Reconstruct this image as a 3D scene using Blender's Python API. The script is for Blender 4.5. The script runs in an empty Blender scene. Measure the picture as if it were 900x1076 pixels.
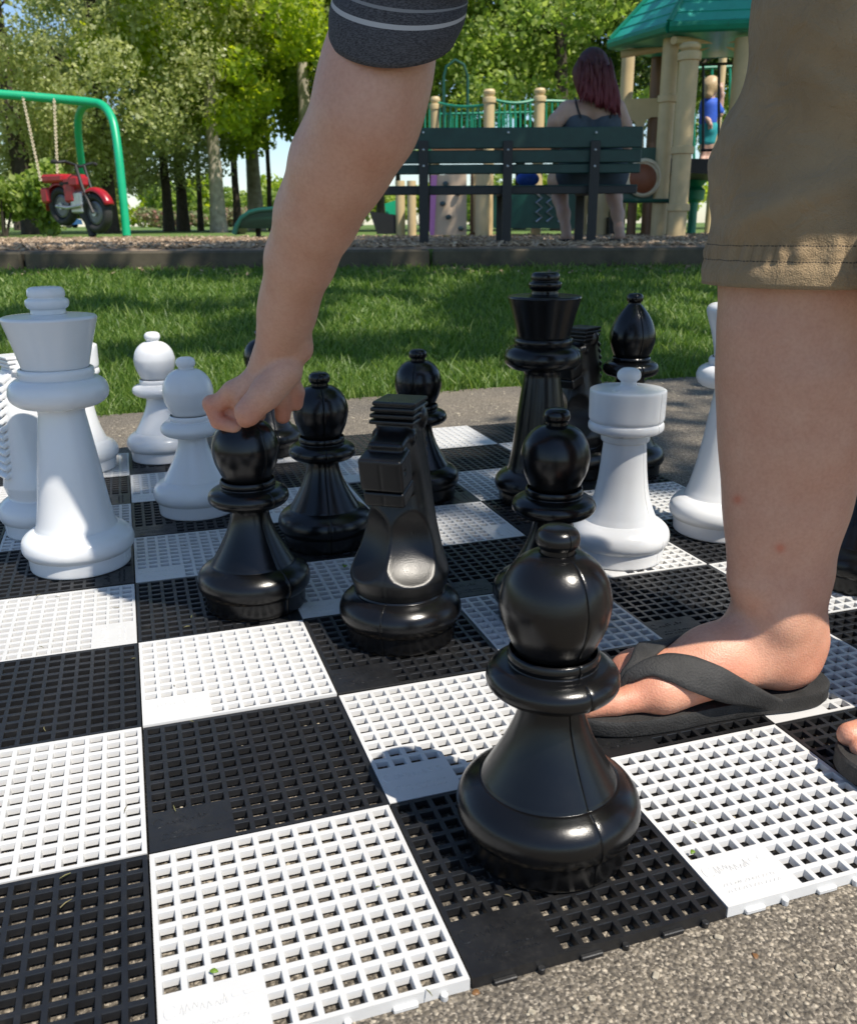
import bpy, math, random
import numpy as np
from mathutils import Matrix, Vector

random.seed(7)
RNG = np.random.default_rng(7)
S = 0.2                                   # one square of the board, metres
scene = bpy.context.scene
COL = scene.collection

# ------------------------------------------------------------------ camera frame
YAW, PITCH, ROLL, FPX = 0.317327, 0.311325, -0.0065688, 939.343
CAM = np.array([0.139424, -2.190727, 2.386592]) * S
cy_, sy_, cp_, sp_ = math.cos(YAW), math.sin(YAW), math.cos(PITCH), math.sin(PITCH)
FWD = np.array([sy_ * cp_, cy_ * cp_, -sp_])
R0 = np.array([cy_, -sy_, 0.0])
U0 = np.cross(R0, FWD)
cr_, sr_ = math.cos(ROLL), math.sin(ROLL)
RGT = cr_ * R0 + sr_ * U0
UPV = -sr_ * R0 + cr_ * U0
HF = np.array([sy_, cy_, 0.0])


def ray(x, y):
    return (x - 450) / FPX * RGT - (y - 538) / FPX * UPV + FWD


def at(x, y, F):
    """survey point seen at (x, y) standing F metres ahead over the ground"""
    d = ray(x, y)
    return CAM + d * (F / (d @ HF))


def dep(x, y, D):
    return CAM + ray(x, y) * D


def gnd(x, y, z=0.0):
    d = ray(x, y)
    return CAM + d * ((z - CAM[2]) / d[2])


def LF(L, F, z=0.0):
    return np.array([CAM[0] + L * cy_ + F * sy_, CAM[1] - L * sy_ + F * cy_, z])


# ------------------------------------------------------------------ object helpers
def link(o, parent=None):
    COL.objects.link(o)
    if parent is not None:
        o.parent = parent
    return o


def tag(o, label=None, cat=None, group=None, kind=None):
    if label: o['label'] = label
    if cat: o['category'] = cat
    if group: o['group'] = group
    if kind: o['kind'] = kind
    return o


def empty(name, loc=(0, 0, 0), rz=0.0, label=None, cat=None, group=None):
    o = bpy.data.objects.new(name, None)
    o.empty_display_size = 0.05
    COL.objects.link(o)
    o.location = tuple(float(v) for v in loc)
    o.rotation_euler = (0, 0, rz)
    return tag(o, label, cat, group)


def mesh_from(name, v, f, mats, smooth=True, angle=None):
    me = bpy.data.meshes.new(name)
    v = np.asarray(v, dtype=np.float32)
    if isinstance(f, np.ndarray):
        n, k = f.shape
        me.vertices.add(len(v))
        me.vertices.foreach_set('co', v.ravel())
        me.loops.add(n * k)
        me.loops.foreach_set('vertex_index', f.astype(np.int32).ravel())
        me.polygons.add(n)
        me.polygons.foreach_set('loop_start', np.arange(n, dtype=np.int32) * k)
        me.polygons.foreach_set('loop_total', np.full(n, k, dtype=np.int32))
        me.update(calc_edges=True)
        me.validate()
    else:
        me.from_pydata(v.tolist(), [], f)
        me.update()
    me.polygons.foreach_set('use_smooth', np.full(len(me.polygons), bool(smooth)))
    if smooth and angle:
        me.set_sharp_from_angle(angle=math.radians(angle))
    for m in (mats if isinstance(mats, (list, tuple)) else [mats]):
        me.materials.append(m)
    return me


def obj(name, me, parent=None):
    return link(bpy.data.objects.new(name, me), parent)


class MB:
    """collects simple shapes for one mesh"""
    def __init__(s): s.v = []; s.f = []
    def add(s, v, f):
        b = len(s.v)
        s.v += [tuple(float(c) for c in p) for p in v]
        s.f += [tuple(i + b for i in q) for q in f]
        return s
    def box(s, c, h, R=None, bev=0.0):
        c = np.array(c, float); h = np.array(h, float)
        R = np.eye(3) if R is None else np.array(R)
        b = min(bev, min(h) * 0.6)
        if b <= 0:
            pts = [np.array([x, y, z]) * h for x in (-1, 1) for y in (-1, 1) for z in (-1, 1)]
            f = [(0, 1, 3, 2), (4, 6, 7, 5), (0, 4, 5, 1), (2, 3, 7, 6), (0, 2, 6, 4), (1, 5, 7, 3)]
        else:
            pts, f = [], []
            idx = {}
            for x in (-1, 1):
                for y in (-1, 1):
                    for z in (-1, 1):
                        sg = np.array([x, y, z])
                        for a in range(3):
                            q = sg * h - sg * b
                            q[a] = sg[a] * h[a]
                            idx[(x, y, z, a)] = len(pts); pts.append(q)
            for a in range(3):
                b1, c1 = (a + 1) % 3, (a + 2) % 3
                for sg in (-1, 1):
                    q = []
                    for (p, r) in ((-1, -1), (1, -1), (1, 1), (-1, 1)):
                        k = [0, 0, 0]; k[a] = sg; k[b1] = p; k[c1] = r
                        q.append(idx[(*k, a)])
                    f.append(tuple(q if sg > 0 else q[::-1]))
                for p in (-1, 1):
                    for r in (-1, 1):
                        k0 = [0, 0, 0]; k0[b1] = p; k0[c1] = r
                        k1 = list(k0); k0[a] = -1; k1[a] = 1
                        q = (idx[(*k0, b1)], idx[(*k1, b1)], idx[(*k1, c1)], idx[(*k0, c1)])
                        f.append(q if p * r > 0 else q[::-1])
            for x in (-1, 1):
                for y in (-1, 1):
                    for z in (-1, 1):
                        q = (idx[(x, y, z, 0)], idx[(x, y, z, 1)], idx[(x, y, z, 2)])
                        f.append(q if x * y * z > 0 else q[::-1])
        return s.add([R @ p + c for p in pts], f)
    def tube(s, pts, r, n=10, cap=True, flat=None):
        P = [np.array(p, float) for p in pts]
        rr = r if isinstance(r, (list, tuple, np.ndarray)) else [r] * len(P)
        ref = np.array([0.0, 0, 1])
        base = len(s.v); V = []
        t0 = P[1] - P[0]
        if abs(t0[2]) > 0.9 * np.linalg.norm(t0): ref = np.array([1.0, 0, 0])
        a = np.cross(t0, ref); a /= np.linalg.norm(a)
        for i, p in enumerate(P):
            t = P[min(i + 1, len(P) - 1)] - P[max(i - 1, 0)]
            t /= np.linalg.norm(t) + 1e-12
            a = a - t * (a @ t); a /= np.linalg.norm(a) + 1e-12
            b = np.cross(t, a)
            fl = 1.0 if flat is None else flat
            for k in range(n):
                w = 2 * math.pi * k / n
                V.append(p + rr[i] * (a * math.cos(w) + b * math.sin(w) * fl))
        F = []
        for i in range(len(P) - 1):
            for k in range(n):
                F.append((i * n + k, i * n + (k + 1) % n, (i + 1) * n + (k + 1) % n, (i + 1) * n + k))
        if cap:
            F.append(tuple(range(n))[::-1]); F.append(tuple((len(P) - 1) * n + k for k in range(n)))
        return s.add(V, F)
    def lathe(s, prof, c=(0, 0, 0), n=24, R=None):
        c = np.array(c, float); R = np.eye(3) if R is None else np.array(R)
        V = []; F = []
        for r, z in prof:
            for k in range(n):
                w = 2 * math.pi * k / n
                V.append(R @ np.array([r * math.cos(w), r * math.sin(w), z]) + c)
        for i in range(len(prof) - 1):
            for k in range(n):
                F.append((i * n + k, i * n + (k + 1) % n, (i + 1) * n + (k + 1) % n, (i + 1) * n + k))
        if prof[0][0] > 1e-6: F.append(tuple(range(n))[::-1])
        if prof[-1][0] > 1e-6: F.append(tuple((len(prof) - 1) * n + k for k in range(n)))
        return s.add(V, F)
    def ball(s, c, r, n=14):
        m = n // 2
        pr = [(max(1e-7, math.sin(math.pi * i / m)), -math.cos(math.pi * i / m)) for i in range(m + 1)]
        r = np.array([r, r, r]) if np.isscalar(r) else np.array(r)
        return s.lathe(pr, c, n, np.diag(r))
    def build(s, name, m, parent=None, smooth=True, angle=35):
        return obj(name, mesh_from(name, s.v, s.f, m, smooth, angle), parent)


def rotz(a):
    c, s = math.cos(a), math.sin(a)
    return np.array([[c, -s, 0], [s, c, 0], [0, 0, 1.0]])


def frame_rot():
    """axes of the far scenery: x = to the right, y = away from the viewer's path"""
    return np.array([[cy_, sy_, 0], [-sy_, cy_, 0], [0, 0, 1.0]])


FR = frame_rot()

# ------------------------------------------------------------------ materials
MATS = {}


def newmat(name):
    m = bpy.data.materials.new(name)
    m.use_nodes = True
    nt = m.node_tree
    b = nt.nodes['Principled BSDF']
    MATS[name] = m
    return m, nt, b


def N(nt, typ, **kw):
    n = nt.nodes.new(typ)
    for k, v in kw.items():
        if k in n.inputs.keys():
            n.inputs[k].default_value = v
        else:
            setattr(n, k, v)
    return n


def ramp(nt, fac, stops):
    r = nt.nodes.new('ShaderNodeValToRGB')
    el = r.color_ramp.elements
    while len(el) < len(stops): el.new(0.5)
    for e, (p, c) in zip(el, stops):
        e.position = p
        e.color = (*c, 1) if len(c) == 3 else c
    nt.links.new(fac, r.inputs['Fac'])
    return r


def mat(name, col, rough=0.5, var=0.15, scale=20.0, bump=0.0, bscale=200.0, metal=0.0, spec=0.5, coords='Object', rvar=0.0, sss=0.0):
    """plain surface with uneven colour, gloss and grain"""
    m, nt, b = newmat(name)
    tc = N(nt, 'ShaderNodeTexCoord')
    nz = N(nt, 'ShaderNodeTexNoise', Scale=scale, Detail=5.0, Roughness=0.6)
    nt.links.new(tc.outputs[coords], nz.inputs['Vector'])
    c = np.array(col)
    rp = ramp(nt, nz.outputs['Fac'], [(0.3, tuple(c * (1 - var))), (0.7, tuple(np.minimum(c * (1 + var), 1)))])
    nt.links.new(rp.outputs['Color'], b.inputs['Base Color'])
    b.inputs['Roughness'].default_value = rough
    b.inputs['Metallic'].default_value = metal
    b.inputs['Specular IOR Level'].default_value = spec
    if sss:
        b.inputs['Subsurface Weight'].default_value = sss
        b.inputs['Subsurface Radius'].default_value = (0.6, 0.5, 0.45)
        b.inputs['Subsurface Scale'].default_value = 0.01
    if rvar:
        n2 = N(nt, 'ShaderNodeTexNoise', Scale=scale * 2.3, Detail=6.0, Roughness=0.65)
        nt.links.new(tc.outputs[coords], n2.inputs['Vector'])
        mr = N(nt, 'ShaderNodeMapRange')
        mr.inputs['From Min'].default_value = 0.3; mr.inputs['From Max'].default_value = 0.7
        mr.inputs['To Min'].default_value = max(0.02, rough - rvar); mr.inputs['To Max'].default_value = rough + rvar
        nt.links.new(n2.outputs['Fac'], mr.inputs['Value'])
        nt.links.new(mr.outputs['Result'], b.inputs['Roughness'])
    if bump:
        n3 = N(nt, 'ShaderNodeTexNoise', Scale=bscale, Detail=4.0)
        nt.links.new(tc.outputs[coords], n3.inputs['Vector'])
        bp = N(nt, 'ShaderNodeBump', Strength=bump, Distance=0.001)
        nt.links.new(n3.outputs['Fac'], bp.inputs['Height'])
        nt.links.new(bp.outputs['Normal'], b.inputs['Normal'])
    return m


M_BLACK = mat('black_plastic', (0.0042, 0.0042, 0.0046), 0.22, 0.2, 14, 0.11, 1000, spec=0.42, rvar=0.05)
M_SATIN = mat('satin_black_plastic', (0.005, 0.005, 0.0053), 0.32, 0.2, 20, 0.25, 900, spec=0.45, rvar=0.05)
M_WHITE = mat('white_plastic', (0.73, 0.735, 0.74), 0.24, 0.02, 10, 0.03, 700, rvar=0.04, sss=0.15)
M_TBLACK = mat('black_tile_plastic', (0.011, 0.0115, 0.013), 0.42, 0.3, 30, 0.12, 700, rvar=0.1)
M_TWHITE = mat('white_tile_plastic', (0.585, 0.585, 0.58), 0.45, 0.035, 25, 0.06, 500)
M_RUBBER = mat('black_rubber', (0.020, 0.0195, 0.019), 0.72, 0.45, 35, 0.9, 480)
M_IRON = mat('black_metal', (0.01, 0.01, 0.011), 0.5, 0.2, 20)
M_WHEELRIM = mat('dull_steel', (0.16, 0.16, 0.17), 0.4, 0.2, 20, metal=0.6)
M_STEEL = mat('grey_steel', (0.45, 0.46, 0.47), 0.35, 0.2, 20, metal=0.8)
M_BENCH = mat('green_plank', (0.008, 0.042, 0.034), 0.5, 0.25, 12, 0.3, 80)
M_SWING = mat('green_paint', (0.006, 0.36, 0.17), 0.35, 0.08, 6)
M_PGREEN = mat('dark_green_paint', (0.004, 0.06, 0.042), 0.4, 0.15, 6)
M_PRAIL = mat('rail_green_paint', (0.006, 0.22, 0.13), 0.4, 0.15, 6)
M_TAN = mat('tan_paint', (0.56, 0.43, 0.235), 0.5, 0.1, 5)
M_BROWN = mat('brown_paint', (0.17, 0.085, 0.04), 0.5, 0.15, 5)
M_ROOF = mat('teal_roof', (0.02, 0.33, 0.26), 0.35, 0.1, 5)
M_PEACH = mat('peach_wall', (0.60, 0.45, 0.32), 0.6, 0.08, 5)
M_PINK = mat('pink_edge', (0.62, 0.22, 0.5), 0.5, 0.1, 5)
M_CREAM = mat('cream_plastic', (0.62, 0.53, 0.38), 0.5, 0.1, 5)
M_RUST = mat('rust_plastic', (0.19, 0.055, 0.022), 0.5, 0.15, 5)
M_RED = mat('red_plastic', (0.33, 0.010, 0.018), 0.3, 0.15, 8)
M_BLUE = mat('blue_cloth', (0.02, 0.09, 0.5), 0.7, 0.15, 20)
M_TEALC = mat('teal_cloth', (0.02, 0.3, 0.33), 0.8, 0.15, 20)
M_GREYC = mat('slate_cloth', (0.055, 0.075, 0.1), 0.85, 0.15, 20)
M_BLOND = mat('blond_hair', (0.5, 0.36, 0.2), 0.5, 0.25, 60)
M_HAIR = mat('brown_hair', (0.05, 0.028, 0.015), 0.45, 0.4, 90)
M_CARP = mat('blue_car_paint', (0.03, 0.11, 0.3), 0.25, 0.05, 3)
M_GLASS = mat('dark_glass', (0.02, 0.025, 0.03), 0.08, 0.1, 3)


def weather(m, amount=0.06, dirt=(0.42, 0.36, 0.27), dfac=0.35, scale=6.0):
    """each tile faded a little differently, with a film of dust in blotches"""
    nt = m.node_tree; b = nt.nodes['Principled BSDF']
    src = b.inputs['Base Color'].links[0].from_socket
    oi = N(nt, 'ShaderNodeObjectInfo')
    mr = N(nt, 'ShaderNodeMapRange'); mr.inputs['To Min'].default_value = 1 - amount; mr.inputs['To Max'].default_value = 1 + amount * .3
    nt.links.new(oi.outputs['Random'], mr.inputs['Value'])
    ml = N(nt, 'ShaderNodeMixRGB', blend_type='MULTIPLY'); ml.inputs['Fac'].default_value = 1
    nt.links.new(src, ml.inputs['Color1']); nt.links.new(mr.outputs['Result'], ml.inputs['Color2'])
    g = N(nt, 'ShaderNodeNewGeometry')
    n1 = N(nt, 'ShaderNodeTexNoise', Scale=scale, Detail=9.0, Roughness=0.72); nt.links.new(g.outputs['Position'], n1.inputs['Vector'])
    n2 = N(nt, 'ShaderNodeTexNoise', Scale=180.0, Detail=4.0, Roughness=0.7); nt.links.new(g.outputs['Position'], n2.inputs['Vector'])
    r1 = ramp(nt, n1.outputs['Fac'], [(0.48, (0, 0, 0)), (0.75, (1, 1, 1))])
    r2 = ramp(nt, n2.outputs['Fac'], [(0.50, (0.15, 0.15, 0.15)), (0.72, (1, 1, 1))])
    mm = N(nt, 'ShaderNodeMath', operation='MULTIPLY'); nt.links.new(r1.outputs['Color'], mm.inputs[0]); nt.links.new(r2.outputs['Color'], mm.inputs[1])
    m2 = N(nt, 'ShaderNodeMath', operation='MULTIPLY'); m2.inputs[1].default_value = dfac; nt.links.new(mm.outputs[0], m2.inputs[0])
    mx = N(nt, 'ShaderNodeMixRGB'); nt.links.new(m2.outputs[0], mx.inputs['Fac'])
    nt.links.new(ml.outputs['Color'], mx.inputs['Color1']); mx.inputs['Color2'].default_value = (*dirt, 1)
    nt.links.new(mx.outputs['Color'], b.inputs['Base Color'])


weather(M_TWHITE, 0.07, (0.40, 0.35, 0.27), 0.38)
weather(M_TBLACK, 0.3, (0.12, 0.105, 0.085), 0.30)
weather(M_BLACK, 0.2, (0.10, 0.09, 0.075), 0.045, 16.0)
weather(M_WHITE, 0.03, (0.40, 0.36, 0.30), 0.14, 12.0)


def skin_material(name, col, red):
    m, nt, b = newmat(name)
    tc = N(nt, 'ShaderNodeTexCoord')
    n1 = N(nt, 'ShaderNodeTexNoise', Scale=26.0, Detail=8.0, Roughness=0.7)
    n2 = N(nt, 'ShaderNodeTexNoise', Scale=300.0, Detail=3.0)
    for n in (n1, n2): nt.links.new(tc.outputs['Object'], n.inputs['Vector'])
    r1 = ramp(nt, n1.outputs['Fac'], [(0.3, tuple(col)), (0.72, tuple(red))])
    mx = N(nt, 'ShaderNodeMixRGB', blend_type='MULTIPLY')
    mx.inputs['Fac'].default_value = 0.38
    r2 = ramp(nt, n2.outputs['Fac'], [(0.3, (0.8, 0.72, 0.68)), (0.6, (1, 1, 1))])
    nt.links.new(r1.outputs['Color'], mx.inputs['Color1']); nt.links.new(r2.outputs['Color'], mx.inputs['Color2'])
    # redder tint painted on knuckles, toes and heels (mesh attribute)
    at_ = N(nt, 'ShaderNodeAttribute', attribute_name='flush')
    m2 = N(nt, 'ShaderNodeMixRGB', blend_type='MULTIPLY')
    m2.inputs['Color2'].default_value = (1.0, 0.66, 0.58, 1)
    nt.links.new(at_.outputs['Fac'], m2.inputs['Fac']); nt.links.new(mx.outputs['Color'], m2.inputs['Color1'])
    nt.links.new(m2.outputs['Color'], b.inputs['Base Color'])
    b.inputs['Roughness'].default_value = 0.5
    b.inputs['Subsurface Weight'].default_value = 0.25
    b.inputs['Subsurface Radius'].default_value = (1.0, 0.4, 0.22)
    b.inputs['Subsurface Scale'].default_value = 0.006
    v = N(nt, 'ShaderNodeTexVoronoi', Scale=520.0)
    nt.links.new(tc.outputs['Object'], v.inputs['Vector'])
    bp = N(nt, 'ShaderNodeBump', Strength=0.3, Distance=0.0009)
    nt.links.new(v.outputs['Distance'], bp.inputs['Height'])
    nt.links.new(bp.outputs['Normal'], b.inputs['Normal'])
    return m


M_SKIN = skin_material('skin', (0.61, 0.35, 0.24), (0.54, 0.275, 0.18))
M_SKIN2 = skin_material('skin_pale', (0.50, 0.33, 0.26), (0.46, 0.29, 0.22))


def asphalt_material():
    m, nt, b = newmat('asphalt')
    tc = N(nt, 'ShaderNodeTexCoord')
    v1 = N(nt, 'ShaderNodeTexVoronoi', Scale=250.0)
    v2 = N(nt, 'ShaderNodeTexVoronoi', Scale=520.0)
    n1 = N(nt, 'ShaderNodeTexNoise', Scale=2.5, Detail=6.0)
    n2 = N(nt, 'ShaderNodeTexNoise', Scale=90.0, Detail=4.0)
    for n in (v1, v2, n1, n2): nt.links.new(tc.outputs['Object'], n.inputs['Vector'])
    sep = N(nt, 'ShaderNodeSeparateColor'); nt.links.new(v1.outputs['Color'], sep.inputs['Color'])
    stone = ramp(nt, sep.outputs['Red'], [(0.0, (0.07, 0.061, 0.049)), (0.5, (0.145, 0.126, 0.098)), (0.82, (0.24, 0.21, 0.165)), (0.93, (0.45, 0.40, 0.32))])
    sep2 = N(nt, 'ShaderNodeSeparateColor'); nt.links.new(v2.outputs['Color'], sep2.inputs['Color'])
    fine = ramp(nt, sep2.outputs['Green'], [(0.0, (0.06, 0.053, 0.044)), (0.7, (0.16, 0.14, 0.112)), (0.95, (0.36, 0.32, 0.26))])
    edge = ramp(nt, v1.outputs['Distance'], [(0.28, (0, 0, 0)), (0.5, (1, 1, 1))])
    mx = N(nt, 'ShaderNodeMixRGB'); nt.links.new(edge.outputs['Color'], mx.inputs['Fac'])
    nt.links.new(stone.outputs['Color'], mx.inputs['Color1']); nt.links.new(fine.outputs['Color'], mx.inputs['Color2'])
    big = ramp(nt, n1.outputs['Fac'], [(0.3, (0.70, 0.70, 0.72)), (0.7, (1.2, 1.15, 1.08))])
    ml = N(nt, 'ShaderNodeMixRGB', blend_type='MULTIPLY'); ml.inputs['Fac'].default_value = 1
    nt.links.new(mx.outputs['Color'], ml.inputs['Color1']); nt.links.new(big.outputs['Color'], ml.inputs['Color2'])
    nt.links.new(ml.outputs['Color'], b.inputs['Base Color'])
    b.inputs['Roughness'].default_value = 0.85
    ad = N(nt, 'ShaderNodeMath', operation='MULTIPLY_ADD'); ad.inputs[1].default_value = -1.0
    nt.links.new(v1.outputs['Distance'], ad.inputs[0]); nt.links.new(n2.outputs['Fac'], ad.inputs[2])
    bp = N(nt, 'ShaderNodeBump', Strength=0.8, Distance=0.003)
    nt.links.new(ad.outputs[0], bp.inputs['Height']); nt.links.new(bp.outputs['Normal'], b.inputs['Normal'])
    return m


M_ASPH = asphalt_material()


def ground_material(name, stops, scale, fine, bump):
    m, nt, b = newmat(name)
    tc = N(nt, 'ShaderNodeTexCoord')
    n1 = N(nt, 'ShaderNodeTexNoise', Scale=scale, Detail=8.0, Roughness=0.7)
    n2 = N(nt, 'ShaderNodeTexNoise', Scale=fine, Detail=4.0)
    for n in (n1, n2): nt.links.new(tc.outputs['Object'], n.inputs['Vector'])
    mm = N(nt, 'ShaderNodeMath', operation='MULTIPLY_ADD'); mm.inputs[1].default_value = 0.5
    nt.links.new(n2.outputs['Fac'], mm.inputs[0])
    m3 = N(nt, 'ShaderNodeMath', operation='MULTIPLY'); m3.inputs[1].default_value = 0.5
    nt.links.new(n1.outputs['Fac'], m3.inputs[0]); nt.links.new(m3.outputs[0], mm.inputs[2])
    rp = ramp(nt, mm.outputs[0], stops)
    nt.links.new(rp.outputs['Color'], b.inputs['Base Color'])
    b.inputs['Roughness'].default_value = 0.9
    bp = N(nt, 'ShaderNodeBump', Strength=bump, Distance=0.02)
    nt.links.new(n2.outputs['Fac'], bp.inputs['Height']); nt.links.new(bp.outputs['Normal'], b.inputs['Normal'])
    return m


M_SOIL = ground_material('lawn_soil', [(0.35, (0.05, 0.075, 0.018)), (0.5, (0.10, 0.17, 0.03)), (0.65, (0.17, 0.24, 0.05))], 1.2, 60, 0.8)
M_MULCH = ground_material('mulch', [(0.36, (0.10, 0.065, 0.04)), (0.5, (0.24, 0.165, 0.105)), (0.64, (0.38, 0.28, 0.19))], 3.0, 45, 1.0)
M_TIMBER = mat('weathered_timber', (0.075, 0.062, 0.04), 0.8, 0.35, 9, 0.8, 60)
M_CHIP = mat('wood_chip', (0.30, 0.21, 0.13), 0.85, 0.4, 3)


def leaf_material(name, a, b_, c, trans=0.35, rough=0.45):
    """leaf colour varies leaf by leaf; some light passes through"""
    m, nt, b = newmat(name)
    g = N(nt, 'ShaderNodeNewGeometry')
    rp = ramp(nt, g.outputs['Random Per Island'], [(0.0, a), (0.5, b_), (1.0, c)])
    nt.links.new(rp.outputs['Color'], b.inputs['Base Color'])
    b.inputs['Roughness'].default_value = rough
    tr = N(nt, 'ShaderNodeBsdfTranslucent')
    hs = N(nt, 'ShaderNodeHueSaturation', Saturation=1.1, Value=1.9)
    nt.links.new(rp.outputs['Color'], hs.inputs['Color']); nt.links.new(hs.outputs['Color'], tr.inputs['Color'])
    mx = N(nt, 'ShaderNodeMixShader'); mx.inputs['Fac'].default_value = trans
    nt.links.new(b.outputs[0], mx.inputs[1]); nt.links.new(tr.outputs[0], mx.inputs[2])
    nt.links.new(mx.outputs[0], nt.nodes['Material Output'].inputs['Surface'])
    return m


M_GRASS = leaf_material('grass_blade', (0.055, 0.11, 0.017), (0.105, 0.185, 0.028), (0.20, 0.265, 0.06), 0.4, 0.5)
M_LSILV = leaf_material('silver_green_leaf', (0.18, 0.21, 0.06), (0.29, 0.32, 0.11), (0.50, 0.52, 0.29), 0.5, 0.33)
M_LYEL = leaf_material('yellow_green_leaf', (0.17, 0.24, 0.025), (0.27, 0.35, 0.035), (0.40, 0.45, 0.055), 0.5)
M_LMID = leaf_material('mid_green_leaf', (0.12, 0.18, 0.035), (0.20, 0.28, 0.055), (0.34, 0.40, 0.11), 0.5)
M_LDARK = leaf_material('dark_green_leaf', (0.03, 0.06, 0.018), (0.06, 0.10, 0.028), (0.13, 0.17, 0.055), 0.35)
M_PINKL = leaf_material('pink_blossom', (0.30, 0.14, 0.12), (0.20, 0.22, 0.10), (0.16, 0.21, 0.07), 0.3)
M_LFALL = leaf_material('fallen_leaf', (0.16, 0.075, 0.03), (0.2, 0.1, 0.04), (0.25, 0.13, 0.05), 0.2)
M_LGREEN = leaf_material('fresh_leaf_scrap', (0.14, 0.24, 0.03), (0.16, 0.27, 0.03), (0.2, 0.3, 0.04), 0.3)
M_BARKD = mat('dark_bark', (0.055, 0.042, 0.032), 0.9, 0.4, 9, 1.0, 30)
M_BARKP = mat('pale_bark', (0.34, 0.30, 0.24), 0.9, 0.4, 7, 1.0, 25)


def shorts_material():
    m, nt, b = newmat('khaki_cotton')
    uv = N(nt, 'ShaderNodeUVMap'); uv.uv_map = 'UVMap'
    sp = N(nt, 'ShaderNodeSeparateXYZ'); nt.links.new(uv.outputs[0], sp.inputs[0])
    tc = N(nt, 'ShaderNodeTexCoord')
    n1 = N(nt, 'ShaderNodeTexNoise', Scale=16.0, Detail=6.0); nt.links.new(tc.outputs['Object'], n1.inputs['Vector'])
    col = ramp(nt, n1.outputs['Fac'], [(0.3, (0.25, 0.172, 0.09)), (0.7, (0.345, 0.245, 0.135))])

    def mth(op, a, b2=None, c=None):
        n = N(nt, 'ShaderNodeMath', operation=op)
        for i, x in enumerate((a, b2, c)):
            if x is None: continue
            if isinstance(x, (int, float)): n.inputs[i].default_value = x
            else: nt.links.new(x, n.inputs[i])
        return n.outputs[0]
    lines = None
    for v0 in (0.0215, 0.0345):       # two rows of hem stitching, metres above the hem
        d = mth('ABSOLUTE', mth('SUBTRACT', sp.outputs[1], v0))
        on = mth('LESS_THAN', d, 0.00055)
        dash = mth('LESS_THAN', mth('FRACT', mth('MULTIPLY', sp.outputs[0], 420.0)), 0.68)
        s = mth('MULTIPLY', on, dash)
        lines = s if lines is None else mth('MAXIMUM', lines, s)
    mx = N(nt, 'ShaderNodeMixRGB'); nt.links.new(lines, mx.inputs['Fac'])
    nt.links.new(col.outputs['Color'], mx.inputs['Color1']); mx.inputs['Color2'].default_value = (0.035, 0.025, 0.016, 1)
    nt.links.new(mx.outputs['Color'], b.inputs['Base Color'])
    b.inputs['Roughness'].default_value = 0.9
    b.inputs['Sheen Weight'].default_value = 0.15
    w1 = N(nt, 'ShaderNodeTexNoise', Scale=900.0, Detail=2.0); nt.links.new(tc.outputs['Object'], w1.inputs['Vector'])
    w2 = N(nt, 'ShaderNodeTexNoise', Scale=38.0, Detail=5.0); w2.inputs['Distortion'].default_value = 0.8
    nt.links.new(tc.outputs['Object'], w2.inputs['Vector'])
    hh = mth('MULTIPLY_ADD', w2.outputs['Fac'], 7.0, w1.outputs['Fac'])
    bp = N(nt, 'ShaderNodeBump', Strength=0.7, Distance=0.0018)
    nt.links.new(hh, bp.inputs['Height']); nt.links.new(bp.outputs['Normal'], b.inputs['Normal'])
    return m


M_KHAKI = shorts_material()


def shirt_material():
    m, nt, b = newmat('heather_charcoal_jersey')
    uv = N(nt, 'ShaderNodeUVMap'); uv.uv_map = 'UVMap'
    sp = N(nt, 'ShaderNodeSeparateXYZ'); nt.links.new(uv.outputs[0], sp.inputs[0])
    tc = N(nt, 'ShaderNodeTexCoord')
    mp = N(nt, 'ShaderNodeMapping'); mp.inputs['Scale'].default_value = (1, 1, 4)
    nt.links.new(tc.outputs['Object'], mp.inputs['Vector'])
    n1 = N(nt, 'ShaderNodeTexNoise', Scale=420.0, Detail=3.0); nt.links.new(mp.outputs[0], n1.inputs['Vector'])
    col = ramp(nt, n1.outputs['Fac'], [(0.36, (0.022, 0.022, 0.026)), (0.62, (0.085, 0.085, 0.092))])
    last = col.outputs['Color']
    for v0, hw, c in ((0.0245, 0.0014, (0.42, 0.41, 0.40)), (0.0335, 0.0008, (0.22, 0.22, 0.22)), (0.066, 0.0013, (0.36, 0.35, 0.34)), (0.105, 0.0013, (0.36, 0.35, 0.34)), (0.145, 0.0013, (0.36, 0.35, 0.34))):
        s = N(nt, 'ShaderNodeMath', operation='SUBTRACT'); s.inputs[1].default_value = v0
        nt.links.new(sp.outputs[1], s.inputs[0])
        a = N(nt, 'ShaderNodeMath', operation='ABSOLUTE'); nt.links.new(s.outputs[0], a.inputs[0])
        l = N(nt, 'ShaderNodeMath', operation='LESS_THAN'); l.inputs[1].default_value = hw
        nt.links.new(a.outputs[0], l.inputs[0])
        mx = N(nt, 'ShaderNodeMixRGB'); nt.links.new(l.outputs[0], mx.inputs['Fac'])
        nt.links.new(last, mx.inputs['Color1']); mx.inputs['Color2'].default_value = (*c, 1)
        last = mx.outputs['Color']
    nt.links.new(last, b.inputs['Base Color'])
    b.inputs['Roughness'].default_value = 0.95
    bp = N(nt, 'ShaderNodeBump', Strength=0.4, Distance=0.0006)
    nt.links.new(n1.outputs['Fac'], bp.inputs['Height']); nt.links.new(bp.outputs['Normal'], b.inputs['Normal'])
    return m


M_SHIRT = shirt_material()


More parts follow.
